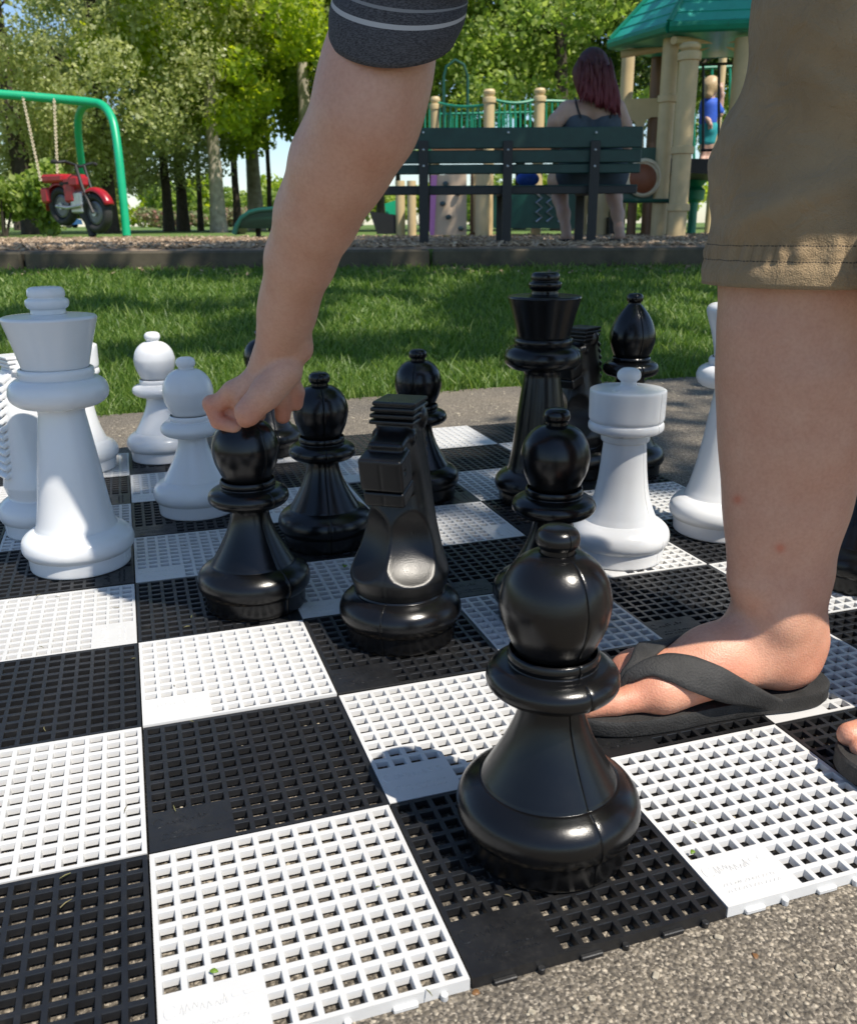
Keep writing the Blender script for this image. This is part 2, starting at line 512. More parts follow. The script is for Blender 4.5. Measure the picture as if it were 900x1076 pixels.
def red_hair_material():
    m, nt, b = newmat('dark_red_hair')
    tc = N(nt, 'ShaderNodeTexCoord')
    mp = N(nt, 'ShaderNodeMapping'); mp.inputs['Scale'].default_value = (60, 60, 6)
    nt.links.new(tc.outputs['Object'], mp.inputs['Vector'])
    n1 = N(nt, 'ShaderNodeTexNoise', Scale=1.0, Detail=4.0); nt.links.new(mp.outputs[0], n1.inputs['Vector'])
    r = ramp(nt, n1.outputs['Fac'], [(0.3, (0.014, 0.006, 0.007)), (0.7, (0.05, 0.010, 0.013))])
    sp = N(nt, 'ShaderNodeSeparateXYZ'); nt.links.new(tc.outputs['Object'], sp.inputs[0])
    mr = N(nt, 'ShaderNodeMapRange'); nt.links.new(sp.outputs[2], mr.inputs['Value'])
    mr.inputs['From Min'].default_value = 1.55; mr.inputs['From Max'].default_value = 1.25
    mx = N(nt, 'ShaderNodeMixRGB'); nt.links.new(mr.outputs[0], mx.inputs['Fac'])
    nt.links.new(r.outputs['Color'], mx.inputs['Color1']); mx.inputs['Color2'].default_value = (0.13, 0.012, 0.022, 1)
    nt.links.new(mx.outputs['Color'], b.inputs['Base Color'])
    b.inputs['Roughness'].default_value = 0.6
    bp = N(nt, 'ShaderNodeBump', Strength=0.9, Distance=0.006)
    nt.links.new(n1.outputs['Fac'], bp.inputs['Height']); nt.links.new(bp.outputs['Normal'], b.inputs['Normal'])
    return m


M_REDHAIR = red_hair_material()

# ------------------------------------------------------------------ implicit surfaces (bodies, knights)
def smin(a, b, k):
    if k <= 0: return np.minimum(a, b)
    h = np.maximum(k - np.abs(a - b), 0) / k
    return np.minimum(a, b) - h * h * k * 0.25


def cap(a, b, ra, rb, k=0.01):
    a = np.array(a, float); b = np.array(b, float); ba = b - a; L2 = ba @ ba + 1e-12

    def f(P):
        t = np.clip((P - a) @ ba / L2, 0, 1)
        return np.linalg.norm(P - a - t[:, None] * ba, axis=1) - (ra + (rb - ra) * t)
    return (f, k, 1)


def ell(c, r, k=0.01, R=None, sign=1):
    c = np.array(c, float); r = np.array(r, float)

    def f(P):
        q = P - c
        if R is not None: q = q @ R
        k0 = np.linalg.norm(q / r, axis=1); k1 = np.linalg.norm(q / (r * r), axis=1) + 1e-9
        return k0 * (k0 - 1) / k1
    return (f, k, sign)


def rbox(c, h, rnd=0.003, k=0.0, R=None, sign=1):
    c = np.array(c, float); h = np.array(h, float)

    def f(P):
        q = P - c
        if R is not None: q = q @ R
        q = np.abs(q) - (h - rnd)
        return np.linalg.norm(np.maximum(q, 0), axis=1) + np.minimum(q.max(axis=1), 0) - rnd
    return (f, k, sign)


def chain(pts, k=0.01):
    return [cap(p[0], q[0], p[1], q[1], k) for p, q in zip(pts[:-1], pts[1:])]


def sdf_mesh(prims, lo, hi, vox):
    lo = np.array(lo, float); hi = np.array(hi, float)
    B = 14
    nb = np.ceil((hi - lo) / (vox * B)).astype(int)
    half = vox * B * 0.5
    diag = half * 1.7321 + 2 * vox
    gi = np.stack(np.meshgrid(*[np.arange(n) for n in nb], indexing='ij'), -1).reshape(-1, 3)
    cen = lo + (gi + 0.5) * vox * B
    D = np.stack([f(cen) for f, k, s in prims])
    ks = np.array([k for f, k, s in prims]); sg = np.array([s for f, k, s in prims])
    d = np.full(len(cen), 1e3)
    for i in range(len(prims)):
        d = smin(d, D[i], ks[i]) if sg[i] > 0 else -smin(-d, D[i], ks[i])
    act = np.where(np.abs(d) < diag * 1.35 + ks.max() * 0.3)[0]
    BIG = 4096
    off = np.stack(np.meshgrid(*[np.arange(B + 2)] * 3, indexing='ij'), -1).reshape(-1, 3)
    key = lambda c: (c[..., 0].astype(np.int64) * BIG + c[..., 1]) * BIG + c[..., 2]
    VK, VP, Q = [], [], []
    for bi in act:
        g0 = gi[bi] * B
        P = lo + (g0 + off) * vox
        sel = np.where(D[:, bi] < diag * 1.5 + ks + 0.01)[0]
        dd = np.full(len(P), 1e3)
        for i in sel:
            v = prims[i][0](P)
            dd = smin(dd, v, ks[i]) if sg[i] > 0 else -smin(-dd, v, ks[i])
        if dd.min() > 0 or dd.max() < 0: continue
        V = dd.reshape(B + 2, B + 2, B + 2)
        ins = V < 0
        # cell vertices
        acc = np.zeros((B + 1, B + 1, B + 1, 3)); cnt = np.zeros((B + 1, B + 1, B + 1))
        for ax in range(3):
            sl0 = [slice(None)] * 3; sl1 = [slice(None)] * 3
            sl0[ax] = slice(0, B + 1); sl1[ax] = slice(1, B + 2)
            A, C = V[tuple(sl0)], V[tuple(sl1)]
            cr = (A < 0) != (C < 0)
            t = np.where(cr, A / np.where(cr, A - C, 1), 0)
            o1, o2 = [x for x in range(3) if x != ax]
            for e1 in (0, 1):
                for e2 in (0, 1):
                    s = [slice(None)] * 3
                    s[o1] = slice(e1, e1 + B + 1); s[o2] = slice(e2, e2 + B + 1)
                    m = cr[tuple(s)]; tt = t[tuple(s)]
                    acc[..., ax] += np.where(m, tt, 0); acc[..., o1] += np.where(m, e1, 0); acc[..., o2] += np.where(m, e2, 0)
                    cnt += m
        ii = np.argwhere(cnt > 0)
        if len(ii) == 0: continue
        loc = acc[ii[:, 0], ii[:, 1], ii[:, 2]] / cnt[ii[:, 0], ii[:, 1], ii[:, 2]][:, None]
        VK.append(key(ii + g0)); VP.append(lo + (ii + g0 + loc) * vox)
        for ax in range(3):
            o1, o2 = (ax + 1) % 3, (ax + 2) % 3
            s0 = [slice(1, B + 1)] * 3
            s1 = [slice(1, B + 1)] * 3; s1[ax] = slice(2, B + 2)
            a, c = ins[tuple(s0)], ins[tuple(s1)]
            for flip, msk in ((0, a & ~c), (1, ~a & c)):
                e = np.argwhere(msk) + 1
                if len(e) == 0: continue
                qs = []
                for (p, r) in ((-1, -1), (0, -1), (0, 0), (-1, 0)):
                    cc = e.copy(); cc[:, o1] += p; cc[:, o2] += r
                    qs.append(key(cc + g0))
                q = np.stack(qs, 1)
                Q.append(q[:, ::-1] if flip else q)
    K = np.concatenate(VK); Pn = np.concatenate(VP); Q = np.concatenate(Q)
    uk, first = np.unique(K, return_index=True)
    vp = Pn[first]
    qi = np.searchsorted(uk, Q)
    qi = np.clip(qi, 0, len(uk) - 1)
    ok = (uk[qi] == Q).all(axis=1)
    qi = qi[ok]
    # one pass of gentle smoothing
    for _ in range(2):
        acc = np.zeros_like(vp); cn = np.zeros(len(vp))
        for a in range(4):
            b = (a + 1) % 4
            np.add.at(acc, qi[:, a], vp[qi[:, b]]); np.add.at(cn, qi[:, a], 1)
            np.add.at(acc, qi[:, b], vp[qi[:, a]]); np.add.at(cn, qi[:, b], 1)
        vp = vp * 0.5 + 0.5 * acc / np.maximum(cn, 1)[:, None]
    used = np.unique(qi)
    rm = np.full(len(vp), -1); rm[used] = np.arange(len(used))
    return vp[used], rm[qi]


def set_attr(me, name, vals):
    a = me.attributes.new(name, 'FLOAT', 'POINT')
    a.data.foreach_set('value', np.asarray(vals, dtype=np.float32))


# ------------------------------------------------------------------ ground
YEDGE = 2.10                 # far edge of the asphalt, world y
FB = 5.62                    # the timber border stands this far ahead
ZB0, ZB1, ZPL = 0.225, 0.335, 0.338


def smooth(t):
    t = np.clip(t, 0, 1); return t * t * (3 - 2 * t)


def zfun(x, y):
    F = (x - CAM[0]) * sy_ + (y - CAM[1]) * cy_
    yb = CAM[1] + (FB - (x - CAM[0]) * sy_) / cy_
    t = (y - YEDGE) / np.maximum(yb - YEDGE, 0.6)
    z = -0.022 + (ZB0 + 0.022) * np.clip(t, 0, 1) ** 0.9
    z = np.where(F > FB + 0.07, ZPL - 0.006, z)
    z = np.where(y < YEDGE, -0.034, z)
    return z


def nonuni(lo, hi, cuts):
    a = []
    for c0, c1, st in cuts: a += list(np.arange(c0, c1, st))
    a = [v for v in a if lo <= v <= hi] + [hi]
    return np.unique(np.round(a, 4))


def ground_sheet():
    L = nonuni(-700, 700, [(-700, -100, 100), (-100, -20, 10), (-20, -6, 1.0), (-6, 6, 0.2), (6, 20, 1.0), (20, 100, 10), (100, 700, 100)])
    F = nonuni(-700, 700, [(-700, -100, 100), (-100, -10, 10), (-10, 1.5, 0.8), (1.5, 7, 0.12), (7, 20, 1.0), (20, 100, 8), (100, 700, 100)])
    F = np.unique(np.concatenate([F, [FB + 0.069, FB + 0.072]]))
    LL, FF = np.meshgrid(L, F, indexing='ij')
    X = CAM[0] + LL * cy_ + FF * sy_; Y = CAM[1] - LL * sy_ + FF * cy_
    Z = zfun(X, Y)
    n, m = LL.shape
    v = np.stack([X, Y, Z], -1).reshape(-1, 3)
    i = np.arange(n - 1)[:, None] * m + np.arange(m - 1)[None]
    f = np.stack([i, i + m, i + m + 1, i + 1], -1).reshape(-1, 4)
    return v, f


v, f = ground_sheet()
tag(obj('ground', mesh_from('ground', v, f, M_SOIL)), kind='structure')

# asphalt path, a little ragged along the grass
xs = np.linspace(-14, 14, 561)
yf = YEDGE + 0.02 * np.sin(xs * 1.7) + 0.012 * np.sin(xs * 6.1 + 1) + RNG.normal(0, 0.006, len(xs)) + 0.006 * xs
v = []; f = []
for i, x in enumerate(xs):
    v += [(x, -8.0, -0.0095), (x, yf[i], -0.0095), (x, yf[i] + 0.004, -0.035)]
    if i:
        a = (i - 1) * 3; b = i * 3
        f += [(a, b, b + 1, a + 1), (a + 1, b + 1, b + 2, a + 2)]
tag(obj('asphalt_path', mesh_from('asphalt_path', v, f, M_ASPH, False)), kind='structure')

# loose grit and seed husks on the asphalt
mb = MB()
for _ in range(650):
    x, y = RNG.uniform(-0.5, 1.5), RNG.uniform(-0.35, 0.06) ; s = RNG.uniform(0.0007, 0.0022)
    if y > -0.004 and True: y = RNG.uniform(-0.3, -0.004)
    mb.box((x, y, -0.0095 + s * 0.4), (s * RNG.uniform(0.6, 1.6), s, s * 0.6), rotz(RNG.uniform(0, 3.1)), s * 0.4)
for _ in range(700):
    x, y = RNG.uniform(-0.5, 1.0), RNG.uniform(0, 0.45); s = RNG.uniform(0.0006, 0.0018)
    mb.box((x, y, -0.0095 + s * 0.4), (s * RNG.uniform(0.6, 1.6), s, s * 0.6), rotz(RNG.uniform(0, 3.1)), s * 0.4)
for _ in range(900):
    x, y = RNG.uniform(-1.5, 3.0), RNG.uniform(1.62, 2.08); s = RNG.uniform(0.001, 0.003)
    mb.box((x, y, -0.0095 + s * 0.4), (s * RNG.uniform(0.6, 1.6), s, s * 0.6), rotz(RNG.uniform(0, 3.1)), s * 0.4)
M_GRIT = mat('pale_grit', (0.34, 0.30, 0.23), 0.9, 0.5, 300)
tag(mb.build('grit', M_GRIT), 'pale grit and crumbs strewn over the asphalt', 'grit', kind='stuff')

# mulch bed of the playground
L = np.linspace(-14, 16, 151); F = np.concatenate([np.linspace(FB + 0.075, 8, 60), np.linspace(8.1, 10.6, 40)])
LL, FF = np.meshgrid(L, F, indexing='ij')
FF = np.where(FF > 10.4, FF + 0.3 * np.sin(LL * 1.3), FF)
X = CAM[0] + LL * cy_ + FF * sy_; Y = CAM[1] - LL * sy_ + FF * cy_
Z = ZPL + 0.004 + 0.010 * np.sin(LL * 2.1 + FF) * np.clip((FF - FB - 0.2), 0, 1) + RNG.normal(0, 0.004, LL.shape)
Z = np.where(FF < FB + 0.1, ZPL - 0.004, np.maximum(Z, ZPL))
n, m = LL.shape
i = np.arange(n - 1)[:, None] * m + np.arange(m - 1)[None]
tag(obj('mulch_bed', mesh_from('mulch_bed', np.stack([X, Y, Z], -1).reshape(-1, 3), np.stack([i, i + m, i + m + 1, i + 1], -1).reshape(-1, 4), M_MULCH)), kind='structure')


def scatter_boxes(n, Lr, Fr, zf, size, seed):
    r = np.random.default_rng(seed)
    F = Fr[0] + (Fr[1] - Fr[0]) * r.random(n) ** 1.6
    L = r.uniform(-1, 1, n) * (F * 0.62 + 0.8)
    X = CAM[0] + L * cy_ + F * sy_; Y = CAM[1] - L * sy_ + F * cy_
    Z = zf(X, Y, n, r)
    a = r.uniform(0, 2 * np.pi, n); l = r.uniform(0.5, 1.3, n) * size; w = l * r.uniform(0.25, 0.5, n)
    tilt = r.normal(0, 0.35, n)
    dx = np.stack([np.cos(a) * np.cos(tilt), np.sin(a) * np.cos(tilt), np.sin(tilt)], -1)
    dy = np.stack([-np.sin(a), np.cos(a), 0 * a], -1)
    dz = np.cross(dx, dy)
    C = np.stack([X, Y, Z], -1)
    V = []
    for sx in (-1, 1):
        for sy in (-1, 1):
            for sz in (-1, 1):
                V.append(C + dx * (sx * l)[:, None] + dy * (sy * w)[:, None] + dz * (sz * w * 0.35)[:, None])
    V = np.stack(V, 1).reshape(-1, 3)
    fb = np.array([(0, 1, 3, 2), (4, 6, 7, 5), (0, 4, 5, 1), (2, 3, 7, 6), (0, 2, 6, 4), (1, 5, 7, 3)])
    f = (np.arange(n)[:, None, None] * 8 + fb[None]).reshape(-1, 4)
    return V, f


M_CHIPL = leaf_material('wood_chips', (0.17, 0.115, 0.07), (0.35, 0.255, 0.165), (0.54, 0.42, 0.30), 0.0, 0.9)
v, f = scatter_boxes(22000, None, (FB + 0.14, 11.5), lambda X, Y, n, r: np.full(n, ZPL + 0.012) + r.uniform(-0.004, 0.01, n), 0.019, 3)
tag(obj('wood_chips', mesh_from('wood_chips', v, f, M_CHIPL, False)), 'loose wood chips covering the playground bed', 'wood chips', kind='stuff')
# a thin scatter of chips spilled on the grass in front of the border
v, f = scatter_boxes(500, None, (FB - 0.35, FB - 0.02), lambda X, Y, n, r: zfun(X, Y) + 0.012, 0.02, 4)
tag(obj('spilled_wood_chips', mesh_from('spilled_wood_chips', v, f, M_CHIPL, False)), 'wood chips spilled onto the grass along the border', 'wood chips', kind='stuff')


def grass_mesh(n, seed, Fr, hmul, margin):
    r = np.random.default_rng(seed)
    u = r.random(n)
    F = Fr[0] * (Fr[1] / Fr[0]) ** u
    L = r.uniform(-1, 1, n) * (F * 0.60 + margin)
    X = CAM[0] + L * cy_ + F * sy_; Y = CAM[1] - L * sy_ + F * cy_
    edge = YEDGE + 0.02 * np.sin(X * 1.7) + 0.012 * np.sin(X * 6.1 + 1) + 0.006 * X
    keep = (Y > edge - 0.012 + r.normal(0, 0.014, n)) & (F < FB - 0.01)
    X, Y, F = X[keep], Y[keep], F[keep]; n = len(X)
    Z = zfun(X, np.maximum(Y, YEDGE + 0.001))
    patch = 0.75 + 0.25 * np.sin(X * 3.1 + 1.3 * np.sin(Y * 2.2)) * np.sin(Y * 3.7 + X)
    h = r.gamma(6, 1 / 6, n) * 0.024 * hmul * (0.8 + 0.5 * patch)
    near = np.clip((Y - YEDGE) / 0.25, 0, 1)
    h *= 1.15 - 0.15 * near
    w = 0.0016 * np.maximum(F / 2.2, 1.0) * r.uniform(0.8, 1.5, n)
    a = r.uniform(0, 2 * np.pi, n); lean = np.abs(r.normal(0.55, 0.35, n)) * h
    d = np.stack([np.cos(a), np.sin(a), 0 * a], -1)
    ya = YAW + r.normal(0, 0.7, n)
    s = np.stack([np.cos(ya), -np.sin(ya), 0 * a], -1) * w[:, None]
    B = np.stack([X, Y, Z - 0.004], -1)
    up = np.array([0, 0, 1.0])
    m1 = B + up * (h * 0.55)[:, None] + d * (lean * 0.35)[:, None]
    tp = B + up * (h * 0.95)[:, None] + d * lean[:, None]
    V = np.stack([B - s, B + s, m1 + s * 0.8, m1 - s * 0.8, tp + s * 0.15, tp - s * 0.15], 1).reshape(-1, 3)
    k = np.arange(n)[:, None] * 6
    f = np.concatenate([k + np.array([[0, 1, 2, 3]]), k + np.array([[3, 2, 4, 5]])])
    return V, f


v, f = grass_mesh(250000, 11, (2.2, FB), 1.0, 0.9)
tag(obj('grass', mesh_from('grass', v, f, M_GRASS)), 'short green lawn grass between the asphalt and the timber border', 'grass', kind='stuff')

# landscape timbers that hold the mulch
def timber(L0, L1, label):
    c = LF((L0 + L1) / 2, FB, (ZB0 - 0.06 + ZB1) / 2)
    o = MB().box((0, 0, 0), ((L1 - L0) / 2 - 0.004, 0.065, (ZB1 - ZB0 + 0.06) / 2), None, 0.012).build('border_timber', M_TIMBER)
    o.location = c; o.rotation_euler = (0, 0, -YAW)
    tag(o, label, 'timber', 'timbers edging the mulch bed')
timber(-6.2, -2.42, 'weathered border timber under the motorcycle swing, sunlit')
timber(-2.41, 0.02, 'weathered border timber running behind the reaching arm')
timber(0.03, 2.45, 'dark weathered border timber just in front of the green bench')
timber(2.46, 6.0, 'weathered border timber mostly hidden behind the khaki shorts')

# stray clippings and crumbs lying on the squares
r = np.random.default_rng(31); mb = MB()
for _ in range(150):
    x, y = r.uniform(-.6, 1.0), r.uniform(.0, 1.5); a = r.uniform(0, 6.28); L_ = r.uniform(.003, .011); c = r.normal(0, .25)
    p0 = np.array([x, y, .0011]); d_ = np.array([math.cos(a), math.sin(a), 0]); s_ = np.array([-d_[1], d_[0], 0])
    mb.tube([p0, p0 + d_ * L_ * .5 + s_ * L_ * c * .3 + np.array([0, 0, .0006]), p0 + d_ * L_ + s_ * L_ * c], [.00035, .0005, .0002], 5, True)
M_CLIP = leaf_material('dry_clipping', (0.12, 0.15, 0.04), (0.22, 0.19, 0.09), (0.10, 0.07, 0.04), 0.1, .8)
tag(mb.build('grass_clippings', M_CLIP), 'stray dry grass clippings lying on the squares', 'clippings', kind='stuff')
# ------------------------------------------------------------------ the board
def tile_mesh(name, m, seed, ce=False):
    r = random.Random(seed)
    T = S - 0.0016; o = (S - T) / 2
    nh = 12; b = 0.0037; wr = 0.0040
    hw = (T - 2 * b - (nh - 1) * wr) / nh
    lines = [0, b]
    for i in range(nh):
        lines.append(lines[-1] + hw)
        if i < nh - 1: lines.append(lines[-1] + wr)
    lines.append(T)
    lines = [x + o for x in lines]
    n = len(lines)
    ch = 0.0006                                 # worn edge of each rib
    D = 0.0058; zb = -0.0092
    mb = MB()
    vid = {}

    def V(i, j):
        if (i, j) not in vid:
            vid[(i, j)] = len(mb.v); mb.v.append((lines[i], lines[j], 0.0))
        return vid[(i, j)]
    hole = lambda i, j: i % 2 == 1 and j % 2 == 1 and not (i <= 8 and j <= 6)
    for i in range(n - 1):
        for j in range(n - 1):
            if hole(i, j):
                x0, x1, y0, y1 = lines[i], lines[i + 1], lines[j], lines[j + 1]
                top = [V(i, j), V(i + 1, j), V(i + 1, j + 1), V(i, j + 1)]
                k = len(mb.v); dr = 0.0009
                mb.v += [(x0 + ch * .5, y0 + ch * .5, -ch), (x1 - ch * .5, y0 + ch * .5, -ch), (x1 - ch * .5, y1 - ch * .5, -ch), (x0 + ch * .5, y1 - ch * .5, -ch)]
                mb.v += [(x0 + dr, y0 + dr, -D), (x1 - dr, y0 + dr, -D), (x1 - dr, y1 - dr, -D), (x0 + dr, y1 - dr, -D)]
                for q in range(4):
                    p = (q + 1) % 4
                    mb.f.append((top[q], top[p], k + p, k + q))
                    mb.f.append((k + q, k + p, k + 4 + p, k + 4 + q))
            else:
                mb.f.append((V(i, j), V(i + 1, j), V(i + 1, j + 1), V(i, j + 1)))
    # outer skirt
    per = [(i, 0) for i in range(n - 1)] + [(n - 1, j) for j in range(n - 1)] + [(i, n - 1) for i in range(n - 1, 0, -1)] + [(0, j) for j in range(n - 1, 0, -1)]
    k = len(mb.v)
    for (i, j) in per: mb.v.append((lines[i], lines[j], zb))
    for q in range(len(per)):
        p = (q + 1) % len(per)
        mb.f.append((V(*per[q]), k + q, k + p, V(*per[p])))
    # studs underneath carry the grid
    for sx in range(4):
        for sy in range(4):
            cx = lines[2 * (sx * 3 + 1)] + wr / 2; cy = lines[2 * (sy * 3 + 1)] + wr / 2
            mb.box((cx, cy, (-D + zb) / 2 + 0.001), (0.0019, 0.0019, (D * -1 - zb) / 2 + 0.001))
    # raised moulding marks on the plain corner plate
    def stroke(pts):
        mb.tube([(x + o, y + o, 0.0) for x, y in pts], 0.00042, 5, True)
    for row, (yy, hh) in enumerate(((0.012, 0.0028), (0.0185, 0.0028))):
        x = 0.010
        while x < 0.056:
            wd = r.uniform(0.0015, 0.0028)
            stroke([(x, yy), (x + wd * r.random(), yy + hh * r.uniform(.6, 1)), (x + wd, yy + hh * r.random())])
            x += wd + 0.0011
    x = 0.014
    for c in range(7):                           # flowing emblem
        x2 = x + r.uniform(.002, .005); yb_ = .031 + r.uniform(0, .004)
        stroke([(x, yb_), (x + 0.0012, yb_ + r.uniform(.003, .009)), ((x + x2) / 2 + .001, yb_ + r.uniform(-.002, .003)), (x2, yb_ + r.uniform(.001, .006))])
        x = x2 + r.uniform(.0004, .002)
    stroke([(0.008 + 0.004 * math.cos(t), 0.036 + 0.006 * math.sin(t)) for t in np.linspace(0.6, 5.6, 12)])
    if ce:
        cxx = 0.050
        stroke([(cxx + 0.0032 * math.cos(t), 0.038 + 0.0032 * math.sin(t)) for t in np.linspace(0.9, 5.4, 10)])
        stroke([(cxx + 0.0078 + 0.0032 * math.cos(t), 0.038 + 0.0032 * math.sin(t)) for t in np.linspace(0.9, 5.4, 10)])
        stroke([(cxx + 0.0046, 0.038), (cxx + 0.0085, 0.038)])
    return mesh_from(name, mb.v, mb.f, m, False)


TM = {0: tile_mesh('white_tile', M_TWHITE, 3, True), 1: tile_mesh('black_tile', M_TBLACK, 4)}


def edge_clip(k):
    """one clip that would hook into the next tile, along the open front edge"""
    mb = MB(); x = 0.018 + k * 0.0325
    if k % 2 == 0: mb.box((x + 0.006, -0.0006, -0.0072), (0.0085, 0.0018, 0.0018), None, 0.0006)
    else: mb.lathe([(0.0001, -0.003), (0.0022, -0.003), (0.0026, -0.002), (0.0026, 0.002), (0.0022, 0.0024), (0.0001, 0.0024)], (x, -0.0010, -0.0070), 12)
    return mb


board = empty('chessboard', (0, 0, 0), 0, 'black and white plastic grid chessboard laid out on the asphalt', 'chessboard')
ROT = {(2, 4): 1, (-1, 3): 1, (3, 7): 1, (3, 6): 1, (2, 5): 1, (-1, 4): 1, (4, 2): 1, (-1, 6): 1, (-2, 4): 1, (3, 2): 0}
for i in range(-3, 5):
    for j in range(8):
        cidx = (i + j) % 2
        o = obj('white_tile' if cidx == 0 else 'black_tile', TM[cidx], board)
        k = ROT.get((i, j))
        if k is None: k = 0 if j < 3 else random.choice([0, 0, 1])
        a = k * math.pi / 2
        c = Vector(((i + .5) * S, (j + .5) * S, RNG.normal(0, 0.0004)))
        off = Matrix.Rotation(a + RNG.normal(0, 0.0022), 4, 'Z') @ Vector((-S / 2, -S / 2, 0))
        o.location = c + off; o.rotation_euler = (RNG.normal(0, 0.0022), RNG.normal(0, 0.0022), a)
        if j == 0:
            for q in range(6): edge_clip(q).build('edge_clip', M_TWHITE if cidx == 0 else M_TBLACK, o)
# ------------------------------------------------------------------ chess pieces (profiles in squares: radius, height, corner flag)
def spline(pts, sub=6):
    out = []
    runs = [[]]
    for p in pts:
        runs[-1].append(p[:2])
        if len(p) > 2 and p[2]:
            runs.append([p[:2]])
    for r in runs:
        if len(r) < 2: continue
        P = np.array(r, float)
        for i in range(len(P) - 1):
            p0 = P[i - 1] if i > 0 else 2 * P[i] - P[i + 1]
            p1, p2 = P[i], P[i + 1]
            p3 = P[i + 2] if i + 2 < len(P) else 2 * P[i + 1] - P[i]
            for t in np.linspace(0, 1, sub, endpoint=False):
                c = 0.5 * ((2 * p1) + (-p0 + p2) * t + (2 * p0 - 5 * p1 + 4 * p2 - p3) * t * t + (-p0 + 3 * p1 - 3 * p2 + p3) * t ** 3)
                out.append((max(c[0], 0), c[1]))
        out.append(tuple(P[-1]))
    res = [out[0]]
    for q in out[1:]:
        if abs(q[0] - res[-1][0]) + abs(q[1] - res[-1][1]) > 1e-5: res.append(q)
    return res


def lathe_part(name, pts, m, parent, seam=None, closed_top=False):
    pr = spline(pts)
    n = 112
    ang = list(np.linspace(0, 2 * math.pi, n, endpoint=False))
    groove = set()
    if seam is not None:
        for s0 in (seam, seam + math.pi):
            s0 %= 2 * math.pi
            ang = [a for a in ang if abs((a - s0 + math.pi) % (2 * math.pi) - math.pi) > 0.035]
            ang += [(s0 - 0.024) % (2 * math.pi), (s0 - 0.010) % (2 * math.pi), s0, (s0 + 0.010) % (2 * math.pi), (s0 + 0.024) % (2 * math.pi)]
            groove.add(s0)
        ang.sort()
    a = np.array(ang); n = len(a)
    g = np.array([1.0 if any(abs(x - q) < 1e-6 for q in groove) else (0.35 if any(abs((x - q + math.pi) % (2 * math.pi) - math.pi) < 0.0101 for q in groove) else 0.0) for x in a])
    V = []
    for r, z in pr:
        rr = np.maximum(r * S - np.where(g > 0.9, -0.0004, g * 0.0012) * min(1, r / 0.06), 0) if seam is not None else np.full(n, r * S)
        V.append(np.stack([rr * np.cos(a), rr * np.sin(a), np.full(n, z * S)], -1))
    V = np.concatenate(V)
    k = np.arange(len(pr) - 1)[:, None] * n; c = np.arange(n)[None]
    F = np.stack([k + c, k + (c + 1) % n, k + n + (c + 1) % n, k + n + c], -1).reshape(-1, 4)
    return mesh_from(name, V, F, m, True, 50)


BASE = [(0.0, 0.0, 1), (0.315, 0.0, 1), (0.325, 0.012), (0.328, 0.06), (0.331, 0.112, 1), (0.342, 0.118), (0.361, 0.15), (0.365, 0.19), (0.352, 0.235), (0.318, 0.272), (0.275, 0.298, 1), (0.268, 0.30, 1), (0.262, 0.312)]


def widen(pts, kr, kz=1.0, z0=0.0):
    return [(p[0] * kr, z0 + p[1] * kz, *p[2:]) for p in pts]


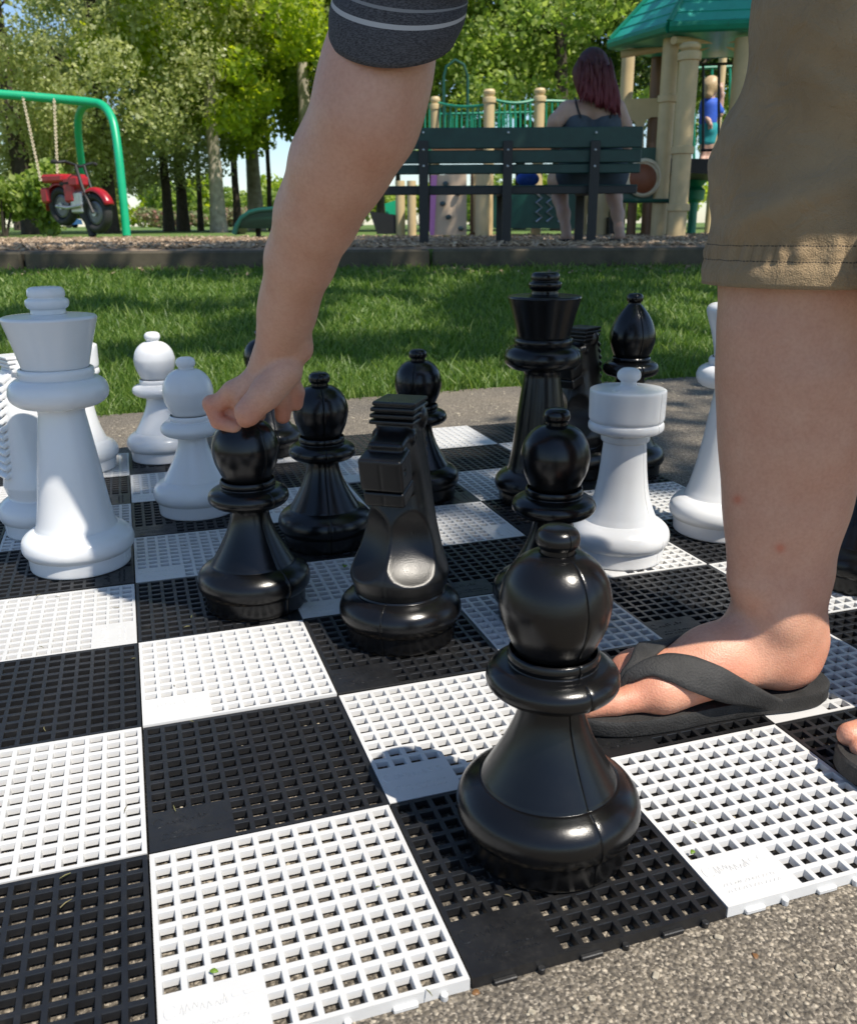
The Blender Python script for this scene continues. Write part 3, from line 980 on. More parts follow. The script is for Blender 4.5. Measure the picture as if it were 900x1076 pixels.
PROF = {
 'pawn': [('base', BASE), ('stem', [(0.262, 0.312), (0.242, 0.345), (0.205, 0.41), (0.165, 0.49), (0.135, 0.57), (0.122, 0.63), (0.122, 0.665, 1), (0.165, 0.672)]),
          ('collar', [(0.165, 0.672), (0.215, 0.688), (0.248, 0.715), (0.255, 0.745), (0.243, 0.775), (0.21, 0.798), (0.172, 0.806, 1), (0.17, 0.812), (0.176, 0.83), (0.172, 0.85), (0.165, 0.856, 1)]),
          ('head', [(0.148, 0.858), (0.168, 0.90), (0.195, 0.965), (0.209, 1.04), (0.205, 1.09), (0.186, 1.15), (0.15, 1.2), (0.105, 1.232), (0.068, 1.243, 1)]),
          ('knob', [(0.064, 1.243), (0.063, 1.262, 1), (0.07, 1.265), (0.08, 1.285), (0.079, 1.308), (0.068, 1.328), (0.045, 1.341), (0.0, 1.346)])],
 'king': [('base', widen(BASE, 1.08, 0.98)), ('stem', [(0.283, 0.306), (0.268, 0.36), (0.244, 0.5), (0.222, 0.68), (0.195, 0.88), (0.168, 1.06), (0.157, 1.14), (0.165, 1.175, 1), (0.21, 1.182)]),
          ('collar', [(0.21, 1.182), (0.275, 1.20), (0.322, 1.24), (0.334, 1.29), (0.318, 1.345), (0.28, 1.378), (0.245, 1.386, 1), (0.248, 1.395), (0.253, 1.425), (0.246, 1.45), (0.228, 1.456, 1)]),
          ('crown', [(0.222, 1.456), (0.232, 1.50), (0.268, 1.64), (0.306, 1.77), (0.311, 1.79), (0.303, 1.803), (0.28, 1.808), (0.19, 1.815), (0.12, 1.82, 1)]),
          ('finial', [(0.116, 1.82), (0.114, 1.85), (0.13, 1.862), (0.141, 1.885), (0.138, 1.912), (0.119, 1.924, 1), (0.116, 1.93), (0.122, 1.945), (0.119, 1.975), (0.104, 1.994), (0.07, 2.0), (0.0, 2.002)])],
 'rook': [('base', BASE), ('stem', [(0.262, 0.312), (0.24, 0.36), (0.206, 0.46), (0.182, 0.58), (0.166, 0.72), (0.156, 0.85), (0.153, 0.885, 1), (0.168, 0.89), (0.175, 0.91), (0.172, 0.935), (0.16, 0.945, 1)]),
          ('turret', [(0.16, 0.945), (0.215, 0.952), (0.255, 0.968), (0.268, 0.99), (0.266, 1.02), (0.254, 1.033, 1), (0.256, 1.04), (0.267, 1.06), (0.269, 1.15), (0.27, 1.245), (0.262, 1.262), (0.24, 1.268), (0.15, 1.274), (0.07, 1.286), (0.054, 1.30, 1)]),
          ('knob', [(0.054, 1.30), (0.058, 1.318), (0.078, 1.337), (0.084, 1.36), (0.078, 1.384), (0.058, 1.404), (0.03, 1.412), (0.0, 1.414)])],
 'bishop': [('base', widen(BASE, 1.04)), ('stem', [(0.272, 0.312), (0.248, 0.37), (0.212, 0.48), (0.178, 0.64), (0.152, 0.8), (0.14, 0.92), (0.142, 0.965, 1), (0.185, 0.972)]),
            ('collar', [(0.185, 0.972), (0.232, 0.988), (0.262, 1.02), (0.266, 1.055), (0.25, 1.09), (0.215, 1.112), (0.178, 1.118, 1), (0.182, 1.126), (0.186, 1.142), (0.176, 1.158, 1)]),
            ('head', [(0.16, 1.158), (0.186, 1.21), (0.212, 1.29), (0.218, 1.35), (0.205, 1.42), (0.172, 1.505), (0.125, 1.58), (0.083, 1.63), (0.066, 1.65, 1)]),
            ('knob', [(0.062, 1.65), (0.06, 1.668), (0.074, 1.682), (0.079, 1.706), (0.072, 1.732), (0.052, 1.75), (0.0, 1.757)])],
 'queen': [('base', widen(BASE, 1.1)), ('stem', [(0.288, 0.312), (0.262, 0.38), (0.222, 0.54), (0.186, 0.74), (0.155, 0.95), (0.135, 1.10), (0.132, 1.16, 1), (0.185, 1.168)]),
           ('collar', [(0.185, 1.168), (0.24, 1.185), (0.27, 1.225), (0.276, 1.265), (0.26, 1.31), (0.22, 1.338), (0.185, 1.344, 1), (0.19, 1.352), (0.194, 1.378), (0.184, 1.4), (0.168, 1.404, 1)]),
           ('crown', [(0.158, 1.404), (0.163, 1.46), (0.19, 1.58), (0.225, 1.69), (0.24, 1.745), (0.235, 1.775), (0.215, 1.795), (0.19, 1.80), (0.13, 1.785), (0.075, 1.785, 1)]),
           ('knob', [(0.072, 1.785), (0.07, 1.80), (0.082, 1.825), (0.08, 1.85), (0.06, 1.872), (0.0, 1.882)])],
}
PM = {}


def piece_meshes(kind, m, seam):
    key = (kind, m.name, seam)
    if key not in PM:
        PM[key] = [(nm, lathe_part(nm, pts, m, None, seam)) for nm, pts in PROF[kind]]
    return PM[key]


KN = {}


def knight_mesh(m):
    if m.name in KN: return KN[m.name]
    L = np.array([[.30, 0, .262, .262, 2.0], [.36, 0, .284, .284, 2.0], [.415, 0, .296, .294, 2.1], [.45, 0, .288, .284, 2.2], [.56, -.02, .248, .238, 2.5], [.70, -.05, .21, .198, 2.7],
                  [.85, -.07, .185, .168, 2.9], [1.0, -.08, .172, .146, 3.0], [1.12, -.075, .165, .128, 3.2], [1.24, -.06, .15, .115, 3.4], [1.335, -.05, .135, .11, 3.4]])
    zz = L[:, 0]

    def neck(P):
        q = P / S
        z = np.clip(q[:, 2], zz[0], zz[-1])
        cx, a, b, n = (np.interp(z, zz, L[:, i]) for i in (1, 2, 3, 4))
        X = np.abs(q[:, 0] - cx) / a; Y = np.abs(q[:, 1]) / b
        d = ((X ** n + Y ** n) ** (1 / n) - 1) * np.minimum(a, b)
        dz = np.maximum(q[:, 2] - zz[-1], zz[0] - q[:, 2])
        return np.maximum(d, dz) * S * 0.85

    pr = [(neck, 0.004, 1)]
    for sy in (-1, 1):                                        # hollows pressed into both sides of the breast
        pr.append(ell(np.array([.670, sy * .474, .705]) * S, np.array([.702, .702, .43]) * S, .0018, None, -1))
    tl = 0.24
    Rm = np.array([[math.cos(tl), 0, math.sin(tl)], [0, 1, 0], [-math.sin(tl), 0, math.cos(tl)]])       # nose tipped down
    pr += [rbox(np.array([.04, 0, 1.17]) * S, np.array([.17, .104, .115]) * S, 0.005, 0.008, Rm),
           rbox(np.array([.215, 0, 1.095]) * S, np.array([.092, .126, .098]) * S, 0.003, 0.0015, Rm),
           rbox(np.array([.165, 0, .950]) * S, np.array([.098, .120, .046]) * S, 0.003, 0.001, Rm)]
    for sy in (-1, 1):
        pr.append(ell(np.array([.055, sy * .104, 1.245]) * S, np.array([.044, .030, .042]) * S, 0.002))
        pr.append(ell(np.array([.058, sy * .134, 1.245]) * S, np.array([.024, .014, .024]) * S, 0, None, -1))
        pr.append(ell(np.array([-.085, sy * .118, 1.335]) * S, np.array([.055, .036, .065]) * S, 0.003))
        pr.append(ell(np.array([.250, sy * .127, 1.10]) * S, np.array([.02, .014, .018]) * S, 0, None, -1))
    pr.append(rbox(np.array([-.045, 0, 1.37]) * S, np.array([.112, .112, .07]) * S, 0.002, 0.001))
    for k, (zc, hx) in enumerate(((1.332, .136), (1.366, .138), (1.400, .136), (1.430, .130))):
        pr.append(rbox(np.array([-.022 - 0.012 * k, 0, zc]) * S, np.array([hx, .132 - .004 * (k == 3), .0125]) * S, 0.0012, 0.0))
    for k in range(13):                                       # stepped mane down the back
        z = 1.28 - k * 0.062
        cx, a = np.interp(z, zz, L[:, 1]), np.interp(z, zz, L[:, 2])
        Rk = np.array([[math.cos(-.6), 0, math.sin(-.6)], [0, 1, 0], [-math.sin(-.6), 0, math.cos(-.6)]])
        pr.append(rbox(np.array([cx - a + 0.005, 0, z]) * S, np.array([.055, .10, .019]) * S, 0.0015, 0.0005, Rk))

    v, f = sdf_mesh(pr, np.array([-.4, -.36, .26]) * S, np.array([.5, .36, 1.5]) * S, 0.00165)
    v[:, 2] = np.maximum(v[:, 2], 0.302 * S)
    # moulding seam along the middle
    w = np.exp(-(v[:, 1] / 0.0011) ** 2)
    v[:, 0] -= 0.0006 * w * np.sign(v[:, 0])
    KN[m.name] = mesh_from('body', v, f, m, True, 38)
    return KN[m.name]


def piece(kind, x, y, white, label, seam=None, rz=0.0, tilt=(0, 0)):
    m = M_WHITE if white else M_BLACK
    name = 'chess_' + kind
    root = empty(name, (x * S, y * S, 0.0006), rz, label, kind, ('white ' if white else 'black ') + kind + 's' if kind in ('pawn', 'knight', 'rook', 'bishop') else None)
    if kind == 'knight':
        obj('base', piece_base(m), root)
        obj('body', knight_mesh(M_SATIN if m is M_BLACK else m), root)
        return root
    last = None
    for nm, me in piece_meshes(kind, m, seam):
        o = obj(nm, me, last if nm in ('knob', 'finial') else root)
        last = o
    return root


PB = {}


def piece_base(m):
    if m.name not in PB:
        PB[m.name] = lathe_part('base', widen(BASE, 1.01), m, None, math.radians(0))
    return PB[m.name]


sd = lambda d: math.radians(d)
piece('pawn', 1.54, 0.57, False, 'black pawn standing nearest on the front edge of the board, in full sun', sd(-82))
piece('knight', 1.53, 2.60, False, 'black knight facing the viewer with its flat muzzle and stacked forelock in full view', rz=sd(-125))
piece('pawn', 0.758, 3.371, False, 'black pawn gripped from above by the hand', sd(-60))
piece('pawn', 1.45, 4.39, False, 'black pawn in shade behind the black knight, between it and the gripped pawn', sd(-95))
piece('pawn', 2.53, 5.36, False, 'black pawn in shade directly behind the head of the front black knight', sd(-120))
piece('pawn', 1.47, 7.46, False, 'black pawn at the far edge, half hidden behind the hand', sd(-80))
piece('pawn', 2.50, 2.54, False, 'black pawn with a collar in front of the black king, behind the nearest pawn', sd(-30))
piece('pawn', 4.78, 2.38, False, 'black pawn cut off by the right edge, behind the bare calf', sd(-70))
piece('king', 3.50, 4.86, False, 'black king with a flared crown standing tallest in shade', sd(-50))
piece('knight', 4.22, 5.58, False, 'black knight mostly hidden between the black king and the black bishop', rz=sd(-150))
piece('bishop', 4.71, 5.43, False, 'black bishop with a pointed head beside the white rook', sd(-95))
piece('rook', 3.46, 3.36, True, 'white rook with a knobbed flat turret beside the bare leg', sd(-62))
piece('queen', 4.53, 3.62, True, 'white queen partly hidden behind the bare leg')
piece('king', -0.37, 4.53, True, 'white king at the left with a broad flared crown')
piece('knight', -0.65, 5.46, True, 'white knight with a ridged mane behind the white king', rz=sd(25))
piece('rook', -0.45, 7.45, True, 'white rook mostly hidden behind the white king at the far edge')
piece('pawn', 0.36, 7.62, True, 'white pawn farthest back, by the grass, in partial sun')
piece('pawn', 0.56, 5.575, True, 'white pawn in blue shade just left of the hand')
# ------------------------------------------------------------------ the player who bends over the board
A = np.array


def foot_prims(base, fwd, med, s=1.0, sl=1.0, sh=1.0):
    """base: floor point under the back of the heel; fwd: to the toes; med: inner side"""
    fwd = A(fwd, float) / np.linalg.norm(fwd); up = A([0, 0, 1.0]); med = A(med, float)
    med = med - fwd * (med @ fwd); med /= np.linalg.norm(med)
    R = np.stack([fwd, med, up], 1)
    q = lambda u, v, h: base + fwd * u * sl + (med * v + up * h * sh) * s
    C = lambda a, ra, b, rb, k=.012: cap(q(*a), q(*b), ra * s, rb * s, k)
    E = lambda c, r, k=.012: ell(q(*c), A(r) * s, k, R)
    pr = [E((.036, 0, .034), (.038, .033, .036)), E((.038, 0, .020), (.039, .034, .023)),
          C((.012, 0, .05), .016, (.022, 0, .12), .012, .03),
          C((.050, 0, .095), .033, (.055, 0, .066), .033, .02),
          C((.055, 0, .060), .033, (.112, .003, .040), .0275, .02), C((.112, .003, .040), .0275, (.17, .010, .024), .022, .02),
          E((.172, .001, .021), (.036, .046, .021), .02),
          C((.045, -.016, .018), .019, (.165, -.030, .015), .0155, .02),
          C((.05, .014, .034), .022, (.168, .028, .019), .019, .02),
          E((.058, .030, .086), (.014, .011, .015), .014), E((.054, -.034, .078), (.016, .013, .017), .014)]
    toes = [((.178, .029, .018), .016, (.212, .0295, .0135), .0122, (.236, .027, .0115), .0118),
            ((.182, .011, .018), .0115, (.214, .011, .0155), .0092, (.238, .0105, .0088), .0085),
            ((.180, -.003, .017), .011, (.208, -.0045, .0145), .0088, (.229, -.005, .0082), .0080),
            ((.174, -.017, .016), .0105, (.199, -.0195, .013), .0084, (.217, -.0205, .0078), .0076),
            ((.164, -.030, .015), .0105, (.185, -.0335, .0115), .0084, (.202, -.035, .0078), .0076)]
    for a, ra, b, rb, c, rc in toes:
        pr += [C(a, ra, b, rb, .005), C(b, rb, c, rc, .003)]
    return pr, q


SOLE = 0.0175
R_HEEL = A([.683, .244, SOLE]); R_FWD = A([-1, .115, 0.]); R_MED = A([0, -1., 0])
L_HEEL = A([.862, .064, SOLE]); L_FWD = A([-1, .13, 0.]); L_MED = A([0, 1., 0])
body = []
fr, qR = foot_prims(R_HEEL, R_FWD, R_MED, 1.0, 1.13, .95)
fl, qL = foot_prims(L_HEEL, L_FWD, L_MED, 1.0, 1.06, 1.0)
body += fr + fl


def leg(an, pts):
    return chain([(A(p), r) for p, r in pts], 0.03)


body += leg(0, [((.635, .254, .095), .0365), ((.634, .255, .15), .0405), ((.631, .256, .215), .0525), ((.628, .255, .285), .0625), ((.622, .254, .35), .066), ((.612, .254, .42), .062), ((.615, .254, .46), .064), ((.642, .25, .62), .078), ((.69, .225, .79), .098)])
body += [cap(A([.592, .25, .14]), A([.575, .25, .38]), .014, .022, .04)]       # shin
body += leg(0, [((.785, .080, .095), .040), ((.80, .09, .15), .0425), ((.83, .105, .215), .053), ((.845, .115, .285), .0615), ((.842, .117, .35), .062), ((.83, .117, .42), .060), ((.815, .115, .46), .062), ((.765, .10, .62), .078), ((.745, .08, .79), .098)])
# trunk, neck, head
SH_R = A([.325, .425, .815]); SH_L = A([.345, .25, .985])
EL_R = dep(383, 128, .835)
body += [ell([.70, .15, .85], [.115, .15, .12], .06), cap([.70, .15, .85], [.53, .26, .91], .105, .10, .06), cap([.53, .26, .91], [.39, .335, .92], .11, .11, .06),
         cap([.335, .39, .86], [.345, .27, .97], .08, .08, .06), cap([.31, .365, .93], [.20, .455, .95], .055, .05, .04)]
HEAD = A([.125, .50, .95])
body += [ell(HEAD, [.088, .072, .095], .03), ell(HEAD + A([-.03, 0, -.055]), [.06, .05, .055], .03), ell(HEAD + A([-.092, .0, -.02]), [.016, .012, .02], .012),
         ell(HEAD + A([-.078, 0, -.058]), [.014, .024, .008], .006), ell(HEAD + A([0, .073, -.015]), [.018, .008, .026], .006), ell(HEAD + A([0, -.073, -.015]), [.018, .008, .026], .006)]
# resting arm: hand on the thigh
body += chain([(SH_L, .062), (A([.49, .185, 1.105]), .048), (A([.525, .17, 1.115]), .046), (A([.66, .14, .995]), .032), (A([.70, .125, .965]), .027)], .02)
for k in range(4):
    a = A([.70, .105 + k * .016, .962]); body += chain([(a, .010), (a + A([.035, .0, -.022]), .009), (a + A([.055, .002, -.045]), .008)], .006)
body += chain([(A([.69, .15, .965]), .011), (A([.70, .175, .95]), .010), (A([.715, .19, .93]), .009)], .006)
# reaching arm
WR = dep(298, 346, 1.035)
mid = lambda t: EL_R * (1 - t) + WR * t - RGT * .012 * math.sin(math.pi * min(1, t * 1.0 + .02)) ** .8
fa_d = WR - EL_R; fa_d /= np.linalg.norm(fa_d)
body += chain([(SH_R, .064), (SH_R * .55 + EL_R * .45, .050), (EL_R * .85 + SH_R * .15, .0465), (EL_R, .0448), (mid(.18), .0436), (mid(.40), .0380), (mid(.62), .0328), (mid(.82), .0276), (mid(.94), .0260), (WR, .0255)], .025)
DK = 1.035


def hp(x, y, d, rpx):
    return (dep(x, y, d), rpx * d / FPX)


palm = [chain([hp(298, 348, 1.035, 22), hp(270, 396, 1.072, 13)], .012), chain([hp(298, 348, 1.040, 22), hp(276, 404, 1.085, 13)], .012),
        chain([hp(299, 348, 1.045, 22), hp(291, 402, 1.098, 12.5)], .012), chain([hp(301, 350, 1.048, 20), hp(304, 398, 1.108, 11)], .012)]
for p_ in palm: body += p_
body += chain([hp(264, 400, 1.070, 12), hp(243, 413, 1.082, 10.5), hp(225, 427, 1.090, 9.6)], .005)
body += [ell(dep(246, 410, 1.076), [.0125, .0125, .0115], .006), ell(dep(222, 424, 1.088), [.0112, .0112, .0108], .004)]            # index finger: knuckle to middle joint
body += chain([hp(224, 428, 1.090, 9.4), hp(229, 443, 1.092, 8.0), hp(247, 449, 1.090, 7.4)], .0015)
body += chain([hp(300, 390, 1.050, 18), hp(280, 413, 1.050, 16.5), hp(260, 433, 1.052, 14)], .006)
body += [cap(*[hp(284, 392, 1.062, 17)[0], hp(254, 417, 1.075, 11)[0]], .0180, .0120, .002)]           # thumb folded over the knob
body += [cap(dep(243, 416, 1.094), dep(258, 430, 1.080), .0112, .0112, .002), cap(dep(237, 430, 1.100), dep(252, 438, 1.096), .0085, .0090, .002)]
body += [cap(dep(262, 436, 1.052), dep(258, 440, 1.064), .0128, .011, .004)]
body += chain([hp(279, 404, 1.088, 12), hp(274, 420, 1.108, 9.5), hp(270, 436, 1.118, 8.5), hp(263, 444, 1.118, 8)], .004)   # middle finger
body += chain([hp(292, 403, 1.100, 11.5), hp(297, 421, 1.116, 9.6), hp(297, 437, 1.124, 8.6)], .004)          # ring finger
body += chain([hp(304, 399, 1.108, 10.5), hp(311, 412, 1.118, 8.8), hp(311, 424, 1.124, 7.8)], .004)          # little finger
body += [ell(dep(318, 368, 1.045), [.012, .012, .013], .014)]                                                  # wrist bone

v, f = sdf_mesh(body, [-.05, -.16, 0.0], [1.0, .80, 1.22], .0021)
me = mesh_from('person', v, f, M_SKIN, True)
fl_ = np.zeros(len(v))
for c, r in [(dep(228, 436, 1.09), .028), (dep(262, 438, 1.055), .022), (dep(300, 436, 1.12), .025), (dep(312, 422, 1.12), .02), (qR(.03, 0, .02), .055), (qR(.2, 0, .01), .07), (qL(.2, 0, .01), .07), (qL(.03, 0, .02), .05), (qR(.12, .03, .015), .05)]:
    fl_ = np.maximum(fl_, np.exp(-(np.linalg.norm(v - c, axis=1) / r) ** 2))
for c, r in ((dep(819, 576, .80), .004), (dep(634 + 140, 525, .82), .004)):
    dd_ = np.linalg.norm(np.cross(v - CAM, (c - CAM) / np.linalg.norm(c - CAM)), axis=1)
    fl_ = np.maximum(fl_, 1.6 * np.exp(-(dd_ / r) ** 2) * ((v - CAM) @ FWD < .87))
set_attr(me, 'flush', fl_ * 0.8)
player = obj('person', me)
tag(player, 'person in khaki shorts and charcoal striped shirt bending to grip a black pawn', 'person')

# small insect bite on the shin and a fine vein of dirt: tiny raised red dot
bite = dep(820, 576, .86)

# eyes and hair of the bent head
mb = MB()
for sy in (-1, 1): mb.ball(HEAD + A([-.072, sy * .028, -.012]), .011, 12)
M_EYE = mat('eye_white', (0.7, 0.68, 0.65), 0.2, 0.05, 30)
for k, sy in enumerate((-1, 1)):
    e_ = MB().ball(HEAD + A([-.074, sy * .028, -.012]), .011, 12).build('eye', M_EYE, player)
    MB().ball(HEAD + A([-.0835, sy * .028, -.014]), .0042, 10).build('iris', M_HAIR, e_)
v, f = sdf_mesh([ell(HEAD + A([.022, 0, .028]), [.092, .082, .085], .01), ell(HEAD + A([.05, 0, -.02]), [.06, .074, .07], .02), ell(HEAD + A([-.10, 0, -.05]), [.055, .075, .075], 0, None, -1)], HEAD - .16, HEAD + .16, .004)
v = v + 0.0012 * np.sin(v * 300)
obj('hair', mesh_from('hair', v, f, M_HAIR), player)


def cloth_tubes(name, tubes, m, parent, thick=0.0022):
    """each tube: list of (centre, axis, ra, rb), plus a displacement(u, v, angle)->metres"""
    VV, FF, UU = [], [], []
    base = 0
    for rings, n, ref, disp in tubes:
        cs = [A(r[0], float) for r in rings]
        vlen = [0.0]
        for i in range(1, len(cs)): vlen.append(vlen[-1] + np.linalg.norm(cs[i] - cs[i - 1]))
        # resample finely
        T = np.array(vlen); m_ = max(int(T[-1] / 0.004), 4); tt = np.linspace(0, T[-1], m_)

        def it(col):
            arr = np.array([r[col] for r in rings], float)
            if arr.ndim == 1: return np.interp(tt, T, arr)
            return np.stack([np.interp(tt, T, arr[:, i]) for i in range(3)], -1)
        C_, AX, RA, RB = it(0), it(1), it(2), it(3)
        for _ in range(int(0.02 / 0.004)):
            RA[1:-1] = (RA[:-2] + RA[1:-1] * 2 + RA[2:]) / 4; RB[1:-1] = (RB[:-2] + RB[1:-1] * 2 + RB[2:]) / 4
            C_[1:-1] = (C_[:-2] + C_[1:-1] * 2 + C_[2:]) / 4
        ang = np.linspace(0, 2 * np.pi, n, endpoint=False)
        P = np.zeros((m_, n, 3)); U = np.zeros((m_, n + 1, 2))
        for i in range(m_):
            ax = AX[i] / np.linalg.norm(AX[i])
            a = ref - ax * (ref @ ax); a /= np.linalg.norm(a); b = np.cross(ax, a)
            d = disp(ang, tt[i])
            P[i] = C_[i] + np.cos(ang)[:, None] * a * (RA[i] + d)[:, None] + np.sin(ang)[:, None] * b * (RB[i] + d)[:, None]
            U[i, :, 0] = np.linspace(0, 2 * np.pi * 0.5 * (RA[0] + RB[0]), n + 1); U[i, :, 1] = tt[i]
        VV.append(P.reshape(-1, 3))
        k = np.arange(m_ - 1)[:, None] * n; c = np.arange(n)[None]
        q = np.stack([k + c, k + (c + 1) % n, k + n + (c + 1) % n, k + n + c], -1).reshape(-1, 4)
        FF.append(q + base)
        Uq = np.stack([U[:-1, :-1], U[:-1, 1:], U[1:, 1:], U[1:, :-1]], 2).reshape(-1, 4, 2)
        UU.append(Uq)
        base += m_ * n
    me = mesh_from(name, np.concatenate(VV), np.concatenate(FF), m, True)
    uv = me.uv_layers.new(name='UVMap')
    uv.data.foreach_set('uv', np.concatenate(UU).astype(np.float32).ravel())
    o = obj(name, me, parent)
    md = o.modifiers.new('thickness', 'SOLIDIFY'); md.thickness = thick; md.offset = 1.0
    return o


def leg_folds(seed):
    r = np.random.default_rng(seed)
    ph = r.uniform(0, 6.28, 12)

    def d(a, v):
        x = 0.0022 * np.sin(2 * a + ph[0] + v * 9) + 0.0016 * np.sin(3 * a + ph[1] - v * 22)
        # diagonal drag folds and pull creases
        for k, (am, fa, fv, v0, wv) in enumerate(((.0085, 2, 38, .10, .05), (.0065, 3, -60, .075, .03), (.0085, 2, 52, .20, .07), (.0050, 4, 90, .13, .05), (.0035, 5, -75, .06, .02), (.005, 5, 70, .24, .05))):
            s = np.sin(fa * a + fv * v + ph[k + 2])
            x = x + am * (np.sign(s) * np.abs(s) ** 0.7 * 0.3 + np.maximum(s, 0) ** 3 * 0.7) * np.exp(-((v - v0) / wv) ** 2)
        # puckers between the two seams of the hem
        x = x + 0.0021 * np.sin(a * 40 + 3 * np.sin(a * 7)) * np.exp(-((v - .028) / .009) ** 2) - 0.0013 * np.exp(-((v - .0215) / .0025) ** 2) - 0.0013 * np.exp(-((v - .0345) / .0025) ** 2)
        x = x + 0.0016 * np.exp(-((v - .012) / .007) ** 2) + 0.0028 * np.sin(2 * a + 1) * np.exp(-(v / .03) ** 2)
        return x
    return d


zax = A([0, 0, 1.0])
rx = A([1.0, 0, 0])
rlegR = [(A([.622, .254, .424]), zax, .0925, .088), (A([.630, .253, .50]), zax, .0925, .09), (A([.648, .25, .58]), A([.15, 0, 1]), .097, .094), (A([.665, .24, .66]), A([.25, -.05, 1]), .107, .10), (A([.70, .215, .76]), A([.3, -.1, 1]), .116, .112), (A([.715, .17, .85]), A([.1, -.1, 1]), .11, .13)]
rlegL = [(A([.742, .120, .418]), zax, .150, .085), (A([.748, .120, .50]), zax, .145, .09), (A([.765, .11, .58]), zax, .116, .09), (A([.785, .10, .66]), zax, .112, .098), (A([.775, .09, .76]), zax, .116, .112), (A([.728, .13, .85]), zax, .11, .13)]  # left leg, out of view: lower part widened to shade the right calf
pelv = [(A([.775, .145, .72]), zax, .105, .165), (A([.755, .145, .80]), A([-.2, 0, 1]), .128, .18), (A([.69, .155, .88]), A([-.6, .1, 1]), .125, .165), (A([.65, .17, .91]), A([-1, .3, .5]), .12, .15)]
cloth_tubes('shorts', [(rlegR, 220, rx, leg_folds(2)), (rlegL, 160, rx, leg_folds(5)), (pelv, 120, rx, lambda a, v: 0.003 * np.sin(5 * a + v * 20))], M_KHAKI, player, 0.002)

ua = SH_R - EL_R; ua /= np.linalg.norm(ua)
HEMC = dep(412, 37, .800)
HAX = UPV * .58 - FWD * .815


def sleeve_folds(a, v):
    return 0.0016 * np.sin(3 * a + v * 40) * (v > .03) + 0.0028 * np.exp(-((v - .017) / .012) ** 2) - 0.0022 * np.exp(-((v - .037) / .0035) ** 2) + 0.002 * np.sin(2 * a + 60 * v) * np.clip((v - .04) * 20, 0, 1)


SHC = SH_R + A([.02, -.03, .0])
slR = [(HEMC, HAX, .0550, .0555), (HEMC + ua * .03, HAX * .7 + ua * .3, .0565, .0565), (HEMC + ua * .08, ua, .058, .058), (HEMC * .4 + SH_R * .6, ua, .064, .064), (SH_R, ua, .074, .074), (SHC + A([.01, -.04, .03]), A([.1, -.6, .6]), .075, .075)]
hl = A([.475, .19, 1.095]); ul = SH_L - hl; ul /= np.linalg.norm(ul)
slL = [(hl, ul, .054, .054), (hl + ul * .06, ul, .058, .058), (SH_L, ul, .074, .074), (SH_L + A([.01, .05, -.03]), A([-.3, .6, -.3]), .075, .075)]
sd_ = A([.09, .33, -.07])
tor = [(A([.715, .14, .855]), A([-1, .4, .3]), .165, .118), (A([.61, .205, .885]), A([-1, .5, .2]), .150, .118), (A([.50, .275, .905]), A([-1, .5, .1]), .155, .122), (A([.40, .325, .918]), A([-1, .4, .05]), .15, .115), (A([.335, .345, .925]), A([-1, .3, .1]), .125, .085), (A([.27, .395, .938]), A([-1, .6, .2]), .072, .062)]
cloth_tubes('shirt', [(slR, 150, rx, sleeve_folds), (slL, 100, rx, sleeve_folds), (tor, 140, A([0, 1.0, -.2]), lambda a, v: 0.003 * np.sin(6 * a + v * 25) + 0.003 * np.sin(3 * a - 30 * v))], M_SHIRT, player, 0.0018)


